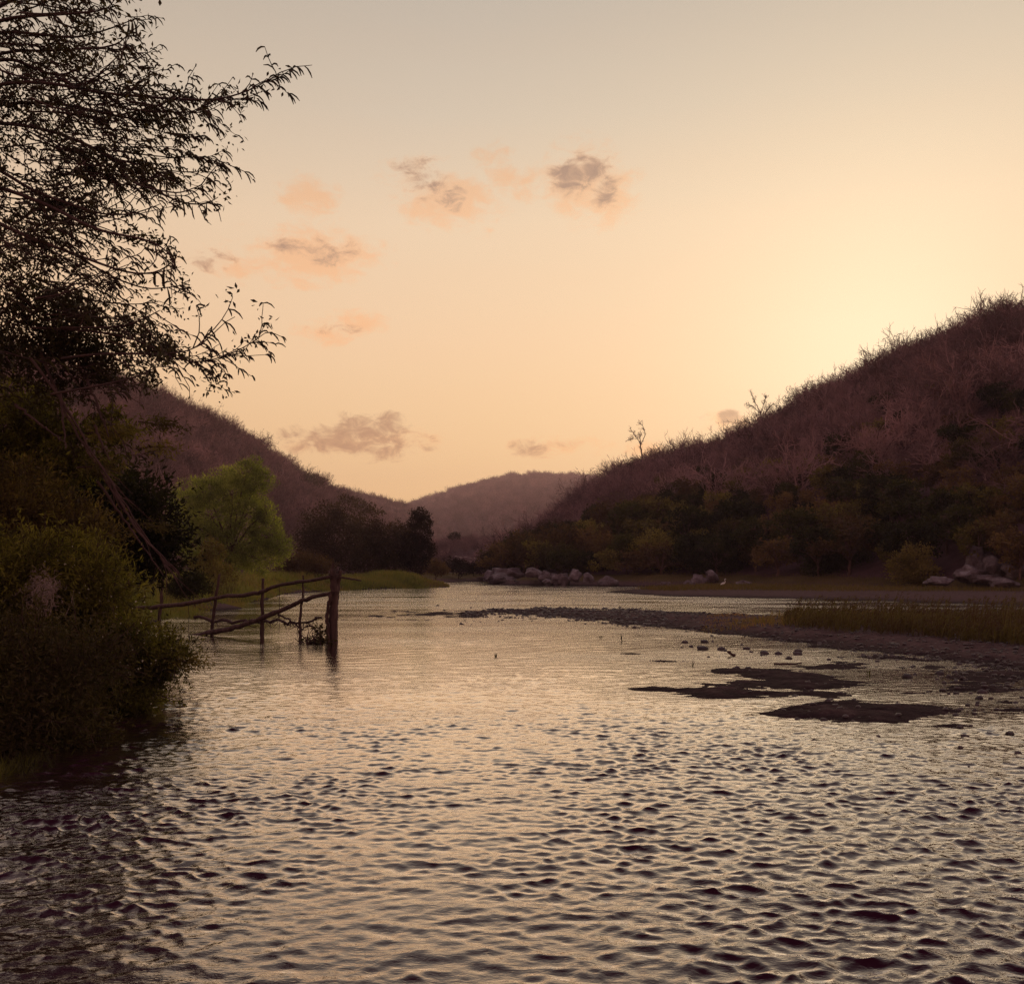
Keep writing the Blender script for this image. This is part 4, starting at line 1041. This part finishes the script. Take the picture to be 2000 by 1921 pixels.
vpost(587, 1254, 592, 1123, 0.045, 0.022, 5, 'thin bent stake near the end post', mid=[(586, 1225), (587, 1190), (593, 1165), (592, 1140)])
vpost(511, 1256, 514, 1129, 0.062, 0.04, 6, 'straight stake in the middle of the fence', mid=[(512, 1210), (513, 1165)])
vpost(414, 1228, 429, 1121, 0.055, 0.035, 7, 'leaning stake third from the end post', mid=[(420, 1180)])
vpost(311, 1215, 318, 1128, 0.06, 0.04, 8, 'pale brown stake half hidden by the bush', mid=[(315, 1170)], dY=2.0)
vpost(254, 1232, 252, 1120, 0.075, 0.06, 9, 'stout stake at the bush end of the fence', mid=[(252, 1175)])
P, rr = fence_line([(240, 1187), (290, 1187), (343, 1181), (380, 1176), (414, 1168), (460, 1163), (507, 1158), (520, 1151), (530, 1146), (580, 1137), (646, 1126)], 0.07, 0.045, 12, wob=0.012, dY=-0.14); fpart('rail', [(P, rr)], 'upper crooked rail')
P, rr = fence_line([(664, 1127), (685, 1130), (706, 1134)], 0.03, 0.018, 13, wob=0.004); fpart('rail', [(P, rr)], 'short rail end sticking out past the end post')
P, rr = fence_line([(330, 1252), (380, 1242), (429, 1232), (470, 1222), (504, 1210), (543, 1195), (586, 1173), (615, 1164), (647, 1158)], 0.085, 0.05, 14, wob=0.014, dY=-0.16); fpart('rail', [(P, rr)], 'lower rail slanting up from the water')
for x in (368, 545): P, rr = fence_line([(x, 1178 if x < 400 else 1142), (x + 1, 1205), (x, 1236)], 0.008, 0.006, x, wob=0.006); fpart('hanging_wire', [(P, rr)], k=4, mat='dark_bark')

# drift caught on the fence
r = np.random.default_rng(15)
do = gnd(560, 1250); dr = MB(); tw = MB()
P, rr = fence_line([(380, 1205), (430, 1212), (480, 1213), (521, 1216), (560, 1213), (600, 1215), (628, 1206)], 0.05, 0.03, 16, wob=0.04, dY=0.25); dr.tube(P, rr, 6)
P5, r5 = fence_line([(540, 1196), (556, 1206), (572, 1214), (590, 1228)], 0.03, 0.02, 17, wob=0.02, dY=0.1); dr.tube(P5, r5, 5)
P6, r6 = fence_line([(598, 1222), (612, 1226), (626, 1240), (630, 1256)], 0.02, 0.035, 18, wob=0.02, dY=-0.1); dr.tube(P6, r6, 5)
for Pz in (P, P, P, P5, P6, P6):
    for q in range(22):
        i = r.integers(0, len(Pz)); P1, _ = wander(r, Pz[i], (r.normal() * 0.7, r.normal() * 0.5, -0.6 + r.normal() * 0.4), r.uniform(0.08, 0.34), 4, 0.35); tw.tube(P1, np.linspace(0.014, 0.005, 5), 3)
e = empty('driftwood', do, 'dark drift branch with hanging weed caught along the fence', 'driftwood')
dr.obj('branch', M['dark_bark'], e, origin=do, smooth=True); tw.obj('hanging_weed', M['dark_bark'], e, origin=do)
do = gnd(618, 1256); dr = MB(); lf = MB()
for q in range(16):
    P1, _ = wander(r, do + [r.normal() * 0.12, r.normal() * 0.1, -0.05], (r.normal() * 0.9, r.normal() * 0.4, 0.35 + 0.3 * abs(r.normal())), r.uniform(0.25, 0.6), 5, 0.3); dr.tube(P1, np.linspace(0.022, 0.008, 6), 4)
C = do + r.normal(size=(260, 3)) * [0.22, 0.12, 0.05] + [0.0, 0, 0.05]; C2 = do + r.normal(size=(140, 3)) * [0.07, 0.06, 0.14] + [0.1, 0, 0.28]
lf.leaves(np.vstack([C, C2]), r.normal(size=(400, 3)) * [1, 1, 0.5], 0.09, 0.05, r)
e = empty('debris_clump', do, 'dark clump of flood debris at the foot of the end post', 'debris'); dr.obj('twigs', M['dark_bark'], e, origin=do); lf.obj('dead_leaves', M['leaf_tree'], e, origin=do)

for lab, pts, r0 in [('forked driftwood stick lying in the shallow water below the gravel bar', [(1512, 1297), (1526, 1298), (1540, 1302), (1552, 1297), (1566, 1294)], 0.022), ('short stump of driftwood poking up among the dark stones', [(1436, 1281), (1428, 1277), (1421, 1272)], 0.035)]:
    b = gnd(pts[0][0], pts[0][1]); mb = MB(); Yb = b[1]; P = np.array([at(x, y, Yb) for x, y in pts]); P[:, 2] = np.maximum(P[:, 2], 0.01)
    mb.tube(P, np.linspace(r0, r0 * 0.6, len(P)), 6); o_ = MB()
    mb.tube(np.array([P[2], P[2] + [0.05, 0, 0.0], P[2] + [0.10, 0.1, -0.05]]), r0 * 0.6, 5)
    tag(mb.obj('driftwood', M['dark_bark'], loc=b, origin=b, smooth=True), lab, 'driftwood')

# ---------------------------------------------------------------- the egret
eY = 84.0; eb = at(1412, 1150, eY); eb[2] = max(float(ground_h(eb[0], eY)), 0.0)
import bmesh
e = empty('egret', eb, 'white egret standing on the grassy spit with its neck up', 'bird')
bm = bmesh.new(); bmesh.ops.create_icosphere(bm, subdivisions=3, radius=1.0)
for v in bm.verts:
    x, y, z = v.co; taper = 1 - 0.35 * max(-x, 0)
    v.co = (x * 0.20 - 0.02, y * 0.085 * taper, 0.40 + z * 0.10 * taper - x * -0.06)
me = bpy.data.meshes.new('body'); bm.to_mesh(me); bm.free(); me.materials.append(M['feather']); me.polygons.foreach_set('use_smooth', [True] * len(me.polygons)); obj('body', me, e)
mb = MB(); mb.tube([(0.10, 0, 0.44), (0.19, 0, 0.52), (0.20, 0, 0.60), (0.15, 0, 0.68), (0.15, 0, 0.76), (0.20, 0, 0.80), (0.25, 0, 0.80)], [0.05, 0.035, 0.025, 0.022, 0.024, 0.034, 0.018], 8); mb.obj('neck', M['feather'], e, smooth=True)
mb = MB(); mb.tube([(0.245, 0, 0.80), (0.30, 0, 0.795), (0.36, 0, 0.785)], [0.014, 0.009, 0.002], 6); mb.obj('bill', M['bill'], e)
for sgn in (-1, 1): mb = MB(); mb.tube([(0.0, sgn * 0.03, 0.36), (0.02, sgn * 0.03, 0.2), (0.0, sgn * 0.03, -0.03)], [0.012, 0.008, 0.008], 5); mb.obj('leg', M['bill'], e)

# ---------------------------------------------------------------- the big tree leaning in from the left bank
BT = [[(-60, 60), (20, 34), (90, 30), (170, 25), (200, 20), (215, 12)], [(-80, 90), (0, 60), (80, 68), (150, 76), (220, 55), (268, 35)], [(-60, 120), (30, 98), (90, 100), (180, 94), (262, 99)],
      [(150, 96), (200, 94), (230, 86), (246, 72)], [(-60, 130), (20, 112), (60, 130), (110, 150), (160, 135), (192, 108)], [(-100, 190), (0, 160), (100, 158), (180, 183), (300, 190), (380, 197), (440, 195), (500, 172), (535, 150)],
      [(-100, 230), (0, 200), (110, 200), (180, 215), (250, 232), (320, 240), (400, 212), (450, 190)], [(190, 232), (250, 222), (300, 208), (350, 190), (378, 172)], [(-80, 240), (40, 236), (150, 268), (230, 315), (260, 340), (300, 370), (340, 392), (380, 402), (410, 397), (426, 385)],
      [(130, 290), (200, 305), (260, 318), (320, 333), (370, 337), (400, 333)], [(-80, 300), (0, 330), (60, 372), (140, 400), (200, 420), (260, 420), (314, 398)], [(-60, 350), (20, 372), (100, 402), (180, 448), (240, 460), (290, 468), (330, 490), (342, 520)],
      [(-60, 400), (0, 440), (100, 480), (170, 505), (250, 535), (310, 535), (345, 503)], [(150, 500), (200, 530), (240, 550), (290, 566), (340, 560), (362, 556)], [(60, 540), (120, 565), (190, 590), (260, 595), (308, 590)],
      [(120, 640), (200, 640), (250, 636), (290, 618), (312, 606)], [(60, 640), (180, 645), (270, 662), (330, 695), (380, 710), (430, 700), (480, 678), (518, 650)], [(120, 700), (200, 690), (300, 692), (360, 688), (400, 670)],
      [(100, 770), (200, 752), (270, 735), (310, 715)], [(240, 340), (270, 362), (310, 372), (350, 378), (385, 365)], [(200, 205), (240, 190), (275, 160), (292, 146)], [(110, 150), (150, 170), (190, 150), (215, 130)]]
DROOP = [[(80, 690), (110, 760), (150, 850), (185, 900), (220, 960), (262, 1020), (300, 1070), (345, 1130)], [(60, 700), (120, 780), (160, 850), (200, 915), (240, 975), (290, 1060), (330, 1108)], [(118, 770), (124, 830), (130, 880)], [(170, 740), (200, 820), (214, 850)],
         [(30, 790), (80, 830), (120, 860)], [(185, 830), (200, 870), (215, 900)], [(190, 940), (240, 1010), (285, 1075), (320, 1125)], [(210, 930), (232, 970), (262, 1030), (350, 1120)]]
r = np.random.default_rng(202)
root = np.array([-8.6, 12.5, 0.7])
br = MB(); tg = MB(); lf = MB(); twl = MB()
trk = np.array([root + [0, 0, -0.5], [-8.5, 12.5, 2.2], [-8.2, 12.7, 3.8], [-7.9, 12.9, 5.4], [-7.8, 13.2, 7.2], [-7.7, 13.4, 9.2], [-7.6, 13.3, 11.0], [-7.4, 13.2, 12.6]])
tr_ = MB(); tr_.tube(trk, [0.26, 0.22, 0.19, 0.16, 0.14, 0.12, 0.09, 0.05], 9)


def smooth_line(pts, Y0, Y1, n):
    P = np.array([at(x, y, Y0 + (Y1 - Y0) * i / (len(pts) - 1)) for i, (x, y) in enumerate(pts)])
    t = np.linspace(0, 1, len(P)); tt = np.linspace(0, 1, n)
    P = np.stack([np.interp(tt, t, P[:, q]) for q in range(3)], -1)
    for _ in range(3): P[1:-1] = (P[:-2] + 2 * P[1:-1] + P[2:]) / 4
    return P


def frond(P0, d, L):
    """a thin curved hanging leaf stalk"""
    side = np.array([d[0] * 0.7 + r.normal() * 0.4, d[1] * 0.5 + r.normal() * 0.5, 0.25])
    P = [P0]; q = side / np.linalg.norm(side)
    for i in range(3):
        q = q + np.array([0, 0, -0.55]); q /= np.linalg.norm(q); P.append(P[-1] + q * L / 3)
    twl.tube(P, [0.006, 0.011, 0.011, 0.004], 3)


def leaf_cluster(c, n, s, L=0.075):
    C = c + r.normal(size=(n, 3)) * s; D = r.normal(size=(n, 3)) + [0.2, 0, -0.2]
    lf.leaves(C, D, L * r.uniform(0.6, 1.3, n), L * 0.42, r)


def twiggy(P, n, Lt, nf, dl=0.35):
    for q in range(n):
        i = r.integers(1, len(P)); t_ = tangent(P, i); d = side_dir(r, t_, r.uniform(0.3, 1.0)); d[2] -= 0.15; d[0] += 0.35
        P1, _ = wander(r, P[i], d, Lt * r.uniform(0.5, 1.4), 5, 0.16, 0.10 if r.random() < 0.5 else -0.14)
        tg.tube(P1, np.linspace(0.008, 0.004, 6), 3)
        for z in range(nf):
            frond(P1[r.integers(1, 6)], tangent(P1, 3), r.uniform(0.09, 0.19))
        if r.random() < dl: leaf_cluster(P1[-1], r.integers(8, 22), 0.08)


ends = []
for bi, pts in enumerate(BT):
    Y0 = 13.2 + r.uniform(-1.2, 1.6); Y1 = Y0 - r.uniform(0, 2.0)
    P = smooth_line(pts, Y0, Y1, 22)
    if pts[0][0] < 0:
        j = r.integers(2, 6); P = np.vstack([trk[j], (trk[j] + P[0]) / 2 + [0, 0, 0.2], P])
    br.tube(P, np.linspace(0.030 if pts[0][0] < 0 else 0.016, 0.005, len(P)), 5)
    ln = np.linalg.norm(P[-1] - P[0])
    right_only = pts[-1][0] > 370
    hang = 26 if bi in (5, 6, 16) else (16 if bi in (7, 17, 9) else 9)
    twiggy(P[2:], int(hang), 0.5 if right_only else 0.45, 6 if bi in (5, 6, 16, 7, 9) else 3, 0.25)
    ends.append(P)
# fill of finer boughs crossing the upper left
for q in range(118):
    y0 = r.uniform(-60, 720); x0 = r.uniform(-90, 110); ln = r.uniform(90, 290) * (1.0 if 130 < y0 < 560 else 0.8); sl = r.normal() * 0.38 + (0.3 if y0 < 480 else 0.1)
    cv = r.uniform(-0.6, 0.3)
    pts = [(x0 + ln * t, y0 + ln * (sl * t + cv * t * t)) for t in np.linspace(0, 1, 6)]
    P = smooth_line(pts, 13 + r.uniform(-1.5, 3), 13 + r.uniform(-2, 3), 12)
    br.tube(P, np.linspace(0.013, 0.004, 12), 4)
    twiggy(P, 5, 0.42, 5, 0.16)
for q in range(30):
    x0, y0 = r.uniform(90, 260), r.uniform(165, 345); ln = r.uniform(110, 210); pts = [(x0 + ln * t, y0 + ln * (0.10 * t + 0.25 * t * t * r.uniform(-0.6, 1))) for t in np.linspace(0, 1, 6)]
    P = smooth_line(pts, 12.8 + r.uniform(-1, 1), 12.5, 12); br.tube(P, np.linspace(0.010, 0.004, 12), 4); twiggy(P, 4, 0.3, 7, 0.1)
# the crown goes on above the frame
for q in range(46):
    j = r.integers(4, 8); P, _ = wander(r, trk[j], (r.normal() + 0.4, r.normal() * 0.7, r.uniform(-0.1, 0.7)), r.uniform(1.8, 3.6), 9, 0.12); P = P[(P[:, 2] > CAM_H + 0.60 * P[:, 1]) | (P[:, 0] < -0.56 * P[:, 1])]
    if len(P) > 3:
        br.tube(P, np.linspace(0.03, 0.006, len(P)), 5)
        for c in P[1:]:
            C = c + r.normal(size=(70, 3)) * 0.30; lf.leaves(C, r.normal(size=C.shape) + [0.1, 0, -0.3], 0.12 * r.uniform(0.6, 1.3, 70), 0.055, r)
for pts in DROOP:
    Y0 = 12.8 + r.uniform(-.5, .8); P = smooth_line(pts, Y0, Y0 - 0.4, 24); P[1:] += r.normal(size=(23, 3)) * 0.008
    br.tube(P, np.linspace(0.020, 0.008, 24), 5)
for P in [smooth_line(p_, 12.9, 12.4, 20) for p_ in DROOP[:2]]:
    for q in range(10): P1, _ = wander(r, P[r.integers(8, 20)], (0.5, r.normal() * 0.4, -0.6), r.uniform(0.3, 0.8), 5, 0.12); tg.tube(P1, np.linspace(0.007, 0.003, 6), 3)
# leaf masses: (px, py, rx, ry, Y, leaves)
for px, py, rx, ry, Yl, nl in [(150, 20, 35, 22, 13, 500), (170, 55, 22, 14, 13, 250), (100, 100, 60, 40, 13.5, 700), (140, 115, 26, 14, 13, 300), (20, 60, 60, 60, 14, 1600), (40, 190, 60, 40, 14, 1200), (10, 260, 60, 90, 14, 2400), (100, 200, 60, 30, 13.5, 700),
                               (170, 170, 20, 8, 13, 150), (190, 155, 10, 8, 13, 90), (130, 300, 50, 30, 14, 600), (205, 300, 30, 14, 13.5, 260), (215, 310, 16, 8, 13, 150), (40, 400, 70, 40, 14, 1300), (130, 430, 60, 34, 14, 900), (160, 390, 22, 12, 13, 260), (200, 375, 22, 10, 13, 200),
                               (110, 500, 70, 40, 14, 1500), (250, 460, 30, 12, 13, 400), (310, 475, 26, 10, 13, 300), (335, 500, 10, 14, 13, 160), (20, 520, 60, 60, 14.5, 1700), (60, 600, 90, 50, 14, 3600), (150, 610, 60, 34, 14, 2200), (362, 555, 11, 11, 13, 130), (275, 550, 14, 8, 13, 120),
                               (20, 690, 80, 60, 14.5, 4200), (130, 670, 70, 46, 14, 3600), (200, 690, 60, 34, 14, 2400), (240, 640, 40, 18, 13.6, 700), (300, 670, 34, 24, 13.4, 900), (325, 690, 26, 18, 13.2, 500), (110, 750, 70, 40, 14.5, 1900), (200, 740, 50, 26, 14.5, 1200),
                               (290, 740, 26, 14, 13.5, 350), (390, 197, 14, 8, 12.5, 90), (455, 193, 24, 9, 12, 260), (490, 182, 14, 8, 12, 100), (515, 160, 14, 12, 12, 70), (300, 190, 30, 8, 12.6, 160), (395, 330, 10, 8, 12.4, 80), (350, 235, 22, 12, 12.6, 180), (20, 470, 60, 60, 15, 1800), (0, 330, 60, 60, 15, 1500)]:
    m = int(nl / 11 * (0.30 if py < 560 else 0.6)); u = r.normal(size=(m, 3)) * [0.5, 0.5, 0.5]
    C = at(px, py, Yl) + u * np.array([rx, (rx + ry) / 1.5, ry]) / F * Yl
    C = np.repeat(C, 11, 0) + r.normal(size=(m * 11, 3)) * 0.055
    lf.leaves(C, r.normal(size=C.shape) + [0.15, 0, -0.25], 0.075 * r.uniform(0.6, 1.4, len(C)), 0.03, r)
e = empty('overhanging_tree', root, 'large dark tree leaning in from the left bank with long drooping seed pod twigs', 'tree')
tr_.obj('trunk', M['dark_bark'], e, origin=root, smooth=True); br.obj('branches', M['dark_bark'], e, origin=root, smooth=True)
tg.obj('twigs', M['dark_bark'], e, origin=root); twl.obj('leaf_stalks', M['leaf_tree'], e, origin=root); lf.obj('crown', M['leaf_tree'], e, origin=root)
pm = MB(); pm.tube([(0, 0, 0), (0.012, 0, -0.04), (0.02, 0, -0.10), (0.012, 0, -0.17), (-0.01, 0, -0.22)], [0.004, 0.008, 0.012, 0.012, 0.003], 5); pod_me = pm.build('seed_pod', M['leaf_tree'], True)
for px, py, n_ in [(256, 38, 4), (245, 90, 1), (192, 112, 1), (190, 150, 1), (292, 146, 2), (240, 165, 1), (330, 185, 2), (378, 176, 2), (352, 390, 2), (362, 400, 1), (375, 402, 1), (397, 401, 1), (413, 396, 1), (310, 402, 1), (330, 495, 2), (305, 530, 2), (322, 525, 2), (325, 560, 1), (277, 590, 1), (247, 600, 1), (290, 616, 1), (325, 345, 3), (297, 320, 1), (262, 400, 1)]:
    for q in range(n_):
        o_ = obj('seed_pod', pod_me, e, loc=at(px + r.normal() * 5, py, 12.3) - root); o_.rotation_euler = (0, r.normal() * 0.35, r.uniform(0, 6.28)); o_.scale = (r.uniform(0.7, 1.2),) * 3

# ---------------------------------------------------------------- shrubs on the left bank
SH = [('leafy_bush', 'leafy bush hanging over the water at the left bank with small pale flower heads', (215, 1340), 13.2,
       [(200, 1205, 48, 44), (270, 1262, 52, 36), (200, 1250, 70, 50), (292, 1310, 36, 32), (262, 1345, 50, 34), (190, 1340, 70, 44), (225, 1385, 66, 26), (330, 1275, 34, 18), (160, 1400, 60, 30)], 26000, 0.085, 0.019, 'leaf_fore'),
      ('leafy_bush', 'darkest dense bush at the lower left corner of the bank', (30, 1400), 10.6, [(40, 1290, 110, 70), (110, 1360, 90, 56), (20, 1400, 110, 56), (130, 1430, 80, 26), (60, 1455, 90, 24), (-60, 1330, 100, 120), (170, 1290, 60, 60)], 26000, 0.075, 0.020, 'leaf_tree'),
      ('leafy_bush', 'olive leafy bush around the pale dead weed tangle', (60, 1200), 12.6, [(40, 1110, 90, 60), (120, 1095, 70, 44), (180, 1130, 60, 50), (60, 1180, 100, 60), (150, 1190, 70, 50), (210, 1160, 44, 40), (-40, 1160, 80, 120)], 24000, 0.085, 0.020, 'leaf_fore'),
      ('leafy_bush', 'reddish brown bush under the tree at the left edge', (60, 1080), 14.5, [(30, 1010, 90, 50), (110, 1020, 80, 44), (180, 1040, 60, 36), (20, 950, 80, 44), (-60, 1020, 80, 90)], 16000, 0.085, 0.024, 'leaf_brown'),
      ('dark_tree', 'black looking leafy tree behind the drooping branches at the left', (150, 1130), 22.0, [(140, 950, 90, 44), (210, 965, 70, 44), (270, 990, 52, 40), (300, 1030, 40, 44), (220, 1040, 90, 50), (120, 1030, 100, 60), (310, 1075, 34, 28), (250, 1085, 60, 26), (335, 1105, 22, 18), (40, 950, 90, 70)], 24000, 0.14, 0.055, 'leaf_evergreen'),
      ('leafy_tree', 'olive leafy tree with gappy crown at the left edge in front of the purple hill', (-20, 1100), 17.0, [(20, 790, 60, 40), (70, 820, 50, 30), (10, 860, 70, 44), (60, 900, 60, 34), (-30, 920, 80, 90), (130, 850, 40, 20), (160, 905, 50, 26), (200, 850, 36, 12), (230, 832, 30, 12), (90, 940, 70, 34)], 15000, 0.10, 0.034, 'leaf_fore')]
for i, (nm, lab, bpx, Y, ls, nl, L, W, leaf) in enumerate(SH):
    X_ = (bpx[0] - 1000) / F * Y
    b = np.array([min(X_, float(XL(Y)) - 0.1), Y, 0.0]); b[2] = float(ground_h(b[0], b[1]))
    rr_ = np.random.default_rng(400 + i)
    plant(nm, 'bush' if 'bush' in nm else 'tree', lab, b, lobes_px(rr_, Y, ls, 1.0), nl, L, W, 0.05 if 'bush' in nm else 0.12, leaf, seed=410 + i, stem='stem' if 'bush' in nm else 'trunk', crown='foliage' if 'bush' in nm else 'crown',
          clump=22, shell=0.6, spread=0.15 if Y < 20 else 0.3, up=0.25, shoots=16 if Y < 20 else 10, shoot_len=0.35 if Y < 20 else 0.7)
# leafy sprays out in front of the purple hill
for lab, px, py, Y, n_ in [('green leafy spray in front of the left hill, upper right one', 325, 815, 14, 260), ('green leafy spray in front of the left hill, lower right one', 320, 868, 14, 200), ('green leafy spray in front of the left hill, middle one', 225, 838, 14, 420), ('small spray of leaves beside the drooping branches', 205, 905, 13, 260),
                           ('leaf spray reaching over the water from the left bush', 365, 1278, 13.0, 240), ('willowy leaf spray at the right side of the black looking tree', 330, 1015, 20, 240)]:
    b = at(px - 55, py + 8, Y); mb = MB(); l2 = MB(); P, _ = wander(r, b, (1, 0, -0.05), 0.5, 6, 0.1); mb.tube(P, np.linspace(0.012, 0.004, 7), 4)
    C = P[r.integers(2, 7, n_)] + r.normal(size=(n_, 3)) * [0.11, 0.1, 0.06]; l2.leaves(C, r.normal(size=(n_, 3)) * 0.6 + [0.7, 0, -0.3], 0.08, 0.022, r)
    e = empty('leaf_spray', b, lab, 'branch'); mb.obj('twig', M['dark_bark'], e, origin=b); l2.obj('leaves', M['leaf_olive'], e, origin=b)
# flower heads, the pale dead weed tangle, low water plants
fl = MB()
for q in range(60):
    cx, cy, sx, sy = [(270, 1290, 55, 60), (170, 1140, 60, 50), (250, 1200, 60, 50), (120, 1100, 60, 40)][q % 4]
    px, py = cx + r.normal() * sx * 0.6, cy + r.normal() * sy * 0.6; c = at(px, py, 12.3 + r.uniform(-0.3, 0.3)); n_ = 16
    D = r.normal(size=(n_, 3)); fl.leaves(np.repeat([c], n_, 0), D, r.uniform(0.008, 0.018), 0.009, r)
tag(fl.obj('pale_flower_heads', M['flower']), kind='stuff')
wo_ = at(92, 1165, 11.7); wd_ = MB(); wd2 = MB()
for q in range(620):
    c = at(84 + r.normal() * 15, 1156 + r.normal() * 19, 11.7 + r.normal() * 0.1); P1, _ = wander(r, c, r.normal(size=3), r.uniform(0.03, 0.11), 4, 0.6); wd_.tube(P1, np.linspace(0.0025, 0.0015, 5), 3)
for q in range(8):
    P1, _ = wander(r, at(90 + r.normal() * 14, 1205, 11.7), (r.normal() * 0.2, 0, 1), 0.35, 4, 0.15); wd2.tube(P1, 0.003, 4)
e = empty('dead_weed_tangle', at(90, 1215, 11.7), 'pinkish grey tangle of dead weed in the left bush', 'dead plant'); wb = at(90, 1215, 11.7)
tag(wd_.obj('tangle', M['dead_weed'], e, origin=wb), kind='stuff'); tag(wd2.obj('stalks', M['dead_weed'], e, origin=wb), kind='stuff')
b = gnd(28, 1500); mb = MB(); n_ = 420
C = np.stack([b[0] + r.normal(size=n_) * 0.14, b[1] + r.normal(size=n_) * 0.25, np.full(n_, -0.02)], -1); mb.leaves(C, np.stack([r.normal(size=n_) * 0.5, r.normal(size=n_) * 0.4, np.ones(n_)], -1), r.uniform(0.06, 0.2, n_), 0.012, r)
tag(mb.obj('water_tuft_grass', M['leaf_fore'], origin=b, loc=b), kind='stuff') if True else tag(None, 'low tuft of thin leaved water plant at the left edge below the dark bush', 'plant')
